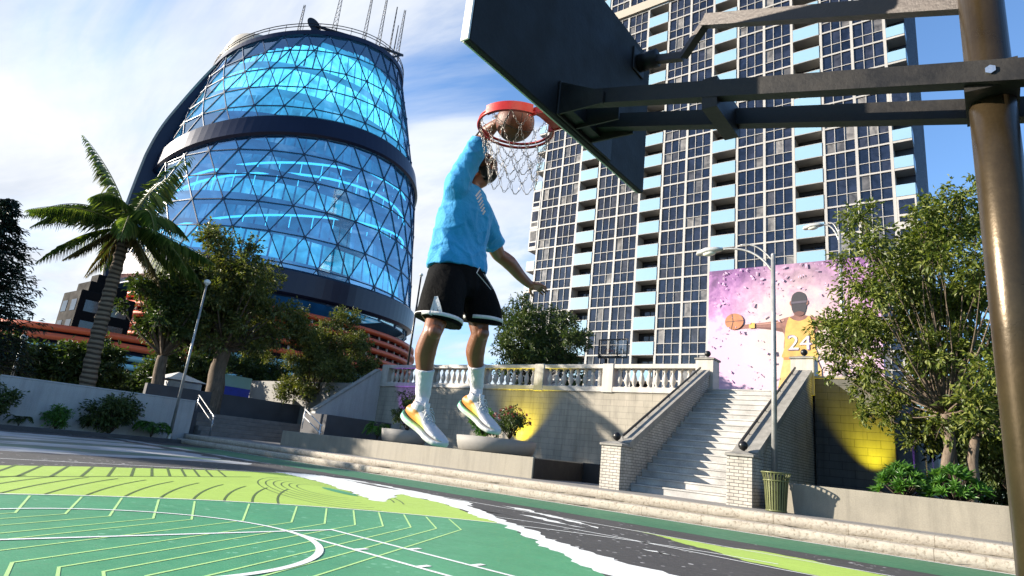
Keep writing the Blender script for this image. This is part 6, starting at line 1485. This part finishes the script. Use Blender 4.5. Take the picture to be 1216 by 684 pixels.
def wr2(p, n):
    a = noise.noise(V((p.x * 6, p.y * 6, p.z * 2))); k = max(0, min(1, (2.2 - p.z) / 0.3)) * max(0.15, min(1, (p.z - 1.80) / 0.14)) * (1 if n.z > -0.5 else 0)
    return (0.010 * a + 0.006 * math.sin(math.atan2(p.y - 0.13, p.x + 0.8) * 11 + 2 * a)) * k
shorts_o, shorts_t = solid('shorts', so_, M_short, person, 0.008, 5, wr2)
def hem(c, d, r, nm):
    """white trim ring round a leg opening, laid on the cloth"""
    d = V(d).normalized(); o1 = d.orthogonal().normalized(); o2 = d.cross(o1); mb = MB(); n = 56; vs = []
    for i in range(n):
        t = 2 * PI * i / n; u = o1 * math.cos(t) + o2 * math.sin(t)
        for q in (0.030, 0.008):
            b0 = V(c) - d * q; hit = shorts_t.ray_cast(b0 + u * 0.4, -u); p = hit[0] if hit[0] else b0 + u * r
            if (p - b0).length > r * 1.5: p = b0 + u * r
            vs.append(p + u * 0.0035)
    mb.add(vs, [(i * 2, i * 2 + 1, ((i + 1) % n) * 2 + 1, ((i + 1) % n) * 2) for i in range(n)], 0, True)
    e = obj(nm, mb, M_wcl, shorts_o); s_ = e.modifiers.new('thick', 'SOLIDIFY'); s_.thickness = 0.004; s_.offset = 0
hem(hR, (0, -0.05, -1), 0.137, 'hem_trim'); hem(hL, (0, 0.05, -1), 0.140, 'hem_trim')
def pix_dir(px, py): return (fw + rt * ((px - 608) / fpx) - up * ((py - 342) / fpx)).normalized()
def on_cloth(tree_, px, py, lift=0.003):
    h = tree_.ray_cast(CAM, pix_dir(px, py))
    return (h[0] - pix_dir(px, py) * lift) if h[0] else None
def strip(name, tree_, poly, w, m, parent, n=6):
    """flat cloth print: a narrow strip laid on the garment's surface"""
    mb = MB(); pts = []
    for i in range(len(poly) - 1):
        for k in range(n): t = k / n; pts.append(on_cloth(tree_, poly[i][0] + (poly[i + 1][0] - poly[i][0]) * t, poly[i][1] + (poly[i + 1][1] - poly[i][1]) * t))
    pts.append(on_cloth(tree_, *poly[-1])); pts = [p for p in pts if p is not None]
    vs = []
    for i, p in enumerate(pts):
        d = (pts[min(i + 1, len(pts) - 1)] - pts[max(i - 1, 0)]); v = (p - CAM).normalized(); s = d.cross(v)
        s = s.normalized() if s.length > 1e-6 else rt
        vs += [p + s * w / 2, p - s * w / 2]
    mb.add(vs, [(2 * i, 2 * i + 1, 2 * i + 3, 2 * i + 2) for i in range(len(pts) - 1)], 0, True)
    return mb if name is None else obj(name, mb, m, parent)
def merge(mbs):
    r = MB()
    for q in mbs: o = len(r.v); r.v += q.v; r.f += [tuple(i + o for i in f) for f in q.f]; r.m += q.m; r.sm += q.sm
    return r
obj('chest_print', merge([strip(None, shirt_t, [(564.5 + 1.7 * i, 230.5 + 3.4 * i), (573.5 + 0.6 * i, 224.5 + 4.6 * i)] if False else [(565 + 1.35 * i, 233 + 3.6 * i), (570.5 + 0.95 * i, 226 + 4.0 * i)], 0.011, None, None, 4) for i in range(7)]), M_wcl, shirt_o)
obj('shorts_print', merge([strip(None, shorts_t, q, 0.0055, None, None, 4) for q in ([(568, 313), (573, 320), (577, 318)], [(566, 324), (574, 333), (583, 344)], [(566, 324), (570, 317)], [(574, 325), (580, 334), (585, 343)])]), M_wcl, shorts_o)
obj('side_piping', merge([strip(None, shorts_t, q, 0.020, None, None, 6) for q in ([(518, 352), (514.5, 364), (511, 374)], [(518, 352), (521.5, 364), (524, 374)], [(518, 354), (517.5, 366), (517, 374)])]), M_wcl, shorts_o)
# ---- socks and shoes
M_sock = cloth_mat('white_sock_knit', (0.46, 0.46, 0.47), 0.85, 500, 0.2, 0.05)
def rainbow():
    m, nt, out = new_mat('shoe_panel_colours')
    at = nt.nodes.new('ShaderNodeAttribute'); at.attribute_name = 'paint'
    pbsdf(nt, out, at.outputs['Color'], 0.5, 0, bump(nt, noise_n(nt, 260, 3), 0.25, 0.003), 0.4); return m
M_shoe = rainbow(); M_lace = cloth_mat('white_lace', (0.5, 0.5, 0.5), 0.8, 900, 0.1, 0.03)
def lerp3(stops, t):
    for (a, ca), (b_, cb) in zip(stops, stops[1:]):
        if t <= b_: f = max(0, (t - a) / (b_ - a)); return tuple(x + (y - x) * f for x, y in zip(ca, cb))
    return stops[-1][1]
def shoe(heel, toe, ankle, tag_):
    h, t = V(heel), V(toe); d = (t - h).normalized(); u = V((0, 0, 1)); u = (u - d * u.dot(d)).normalized(); l = u.cross(d); LN = (t - h).length
    def q(x, y, z): return h + d * (x * LN) + l * y + u * z
    # (x, half width, sole bottom, upper top, sidewall fullness)
    WS = 1.16; S = [(a_, b_ * WS, c_ * WS, d_ * WS) for a_, b_, c_, d_ in ((-0.03, 0.018, 0.020, 0.070), (0.0, 0.030, 0.006, 0.088), (0.10, 0.036, 0.0, 0.098), (0.22, 0.038, 0.0, 0.098), (0.34, 0.038, 0.002, 0.100), (0.46, 0.040, 0.004, 0.092), (0.58, 0.046, 0.003, 0.076), (0.70, 0.052, 0.000, 0.070), (0.82, 0.053, 0.002, 0.064), (0.92, 0.049, 0.007, 0.058), (0.99, 0.038, 0.014, 0.051), (1.03, 0.020, 0.022, 0.042))]
    up_ = MB(); so2 = MB(); n = 18
    def sect(x, w, zb, zt, a0):  # rounded upper
        return [q(x, w * math.sin(a) * (1.0 if math.cos(a) < 0.2 else 0.93), zb + 0.024 + (zt - zb - 0.024) * max(0, (1 + math.cos(a)) / 2) ** 0.8) for a in [2 * PI * k / n for k in range(n)]]
    vs = []
    for s in S: vs += sect(*s, 0)
    k = len(S); up_.add(vs, [(i * n + j, i * n + (j + 1) % n, (i + 1) * n + (j + 1) % n, (i + 1) * n + j) for i in range(k - 1) for j in range(n)] + [tuple(range(n - 1, -1, -1)), tuple((k - 1) * n + j for j in range(n))], 0, True)
    # collar round the ankle
    up_.tube([q(0.20, 0, 0.07), q(0.175, 0, 0.138)], [0.049, 0.047], 18, smooth=True)
    def post(me):
        ca = me.color_attributes.new('paint', 'FLOAT_COLOR', 'POINT')
        for i, v in enumerate(me.vertices):
            r_ = v.co - h; x = r_.dot(d) / LN; z = r_.dot(u); y = r_.dot(l)
            wht = (0.42, 0.42, 0.44)
            col = lerp3([(-0.1, (0.44, 0.16, 0.03)), (0.16, (0.50, 0.17, 0.03)), (0.30, (0.52, 0.28, 0.05)), (0.42, (0.48, 0.44, 0.10)), (0.55, (0.36, 0.44, 0.16)), (0.64, wht)], x + 0.02 * noise.noise(v.co * 30))
            k_ = 1.0 if z > 0.100 - 0.055 * max(0, x - 0.25) * 2 or x > 0.62 else 0.0
            if x < 0.12 and z > 0.115: k_ = 0.5
            c = tuple(a * (1 - k_) + b_ * k_ for a, b_ in zip(col, wht)); ca.data[i].color = (*c, 1)
    ob, tr_ = solid('shoe', up_, M_shoe, person, 0.005, 4, None, 0, None, post)
    vs = []
    for (x, w, zb, zt) in S:
        w2 = w + 0.006 + (0.006 if x < 0.5 else 0)
        ht = 0.034 - 0.010 * x
        for (y, z) in ((-w2 * 0.85, zb), (w2 * 0.85, zb), (w2 * 1.02, zb + 0.010), (w2, zb + ht), (w2 * 0.80, zb + ht + 0.004), (-w2 * 0.80, zb + ht + 0.004), (-w2, zb + ht), (-w2 * 1.02, zb + 0.010)): vs.append(q(x, y, z))
    so2.add(vs, [(i * 8 + j, i * 8 + (j + 1) % 8, (i + 1) * 8 + (j + 1) % 8, (i + 1) * 8 + j) for i in range(k - 1) for j in range(8)] + [tuple(range(7, -1, -1)), tuple((k - 1) * 8 + j for j in range(8))], 0, False)
    def post2(me):
        ca = me.color_attributes.new('paint', 'FLOAT_COLOR', 'POINT')
        for i, v in enumerate(me.vertices):
            r_ = v.co - h; x = r_.dot(d) / LN; z = r_.dot(u)
            c = lerp3([(-0.1, (0.10, 0.36, 0.30)), (0.20, (0.14, 0.40, 0.22)), (0.42, (0.30, 0.44, 0.16)), (0.52, (0.42, 0.43, 0.40)), (1, (0.44, 0.44, 0.45))], x)
            if z < 0.012: c = (0.40, 0.40, 0.41)
            ca.data[i].color = (*c, 1)
    sole, _ = solid('sole', so2, M_shoe, ob, 0.005, 3, None, 0, None, post2)
    mb = MB()
    for i in range(6):
        x = 0.36 + 0.058 * i; za = 0.120 - 0.0087 * i; w = 0.026
        mb.tube([q(x - 0.02, -w, za - 0.012), q(x, -w * 0.4, za + 0.004), q(x + 0.035, w * 0.4, za + 0.002), q(x + 0.05, w, za - 0.014)], 0.0036, 6)
        mb.tube([q(x - 0.02, w, za - 0.012), q(x, w * 0.4, za + 0.003), q(x + 0.035, -w * 0.4, za + 0.003), q(x + 0.05, -w, za - 0.014)], 0.0036, 6)
    for s in (1, -1):
        mb.tube([q(0.345, 0, 0.132), q(0.36, s * 0.03, 0.142), q(0.42, s * 0.048, 0.120), q(0.38, s * 0.02, 0.130)], 0.0033, 6); mb.tube([q(0.345, 0, 0.131), q(0.45, s * 0.037, 0.112), q(0.50, s * 0.055, 0.085)], 0.003, 6)
    obj('laces', mb, M_lace, ob)
    mb = MB(); mb.tube(catmull([q(0.40, 0, 0.110), q(0.34, 0, 0.132), q(0.29, 0, 0.160)], 4), [0.02] * 9, 12, ell=[(0.007, 0.024)] * 9, ref=tuple(u)); obj('tongue', mb, M_wcl, ob)
for s, k, a, he, to in (('R', 'kR', 'aR', (-0.880, -0.105, 1.218), (-0.590, -0.075, 1.068)), ('L', 'kL', 'aL', (-0.905, 0.395, 1.340), (-0.615, 0.410, 1.178))):
    k, a = J[k], J[a]; mb = MB(); P = catmull([k.lerp(a, 0.55) + V((-0.014, 0, 0)), k.lerp(a, 0.78) + V((-0.006, 0, 0)), a, V(he) + (V(to) - V(he)) * 0.20 + V((0.045, 0.0, 0.075))], 6); R = [0.056, 0.0565, 0.054, 0.052, 0.050, 0.049, 0.048, 0.047, 0.046, 0.046, 0.046, 0.041, 0.041, 0.042, 0.042, 0.042, 0.042, 0.042, 0.042]
    mb.tube(P, R[:len(P)], 22); mb.tube(P[:2], 0.058, 22); solid('sock', mb, M_sock, person, 0.006, 3, lambda p, n: 0.0015 * noise.noise(p * 40))
    shoe(he, to, a, s)
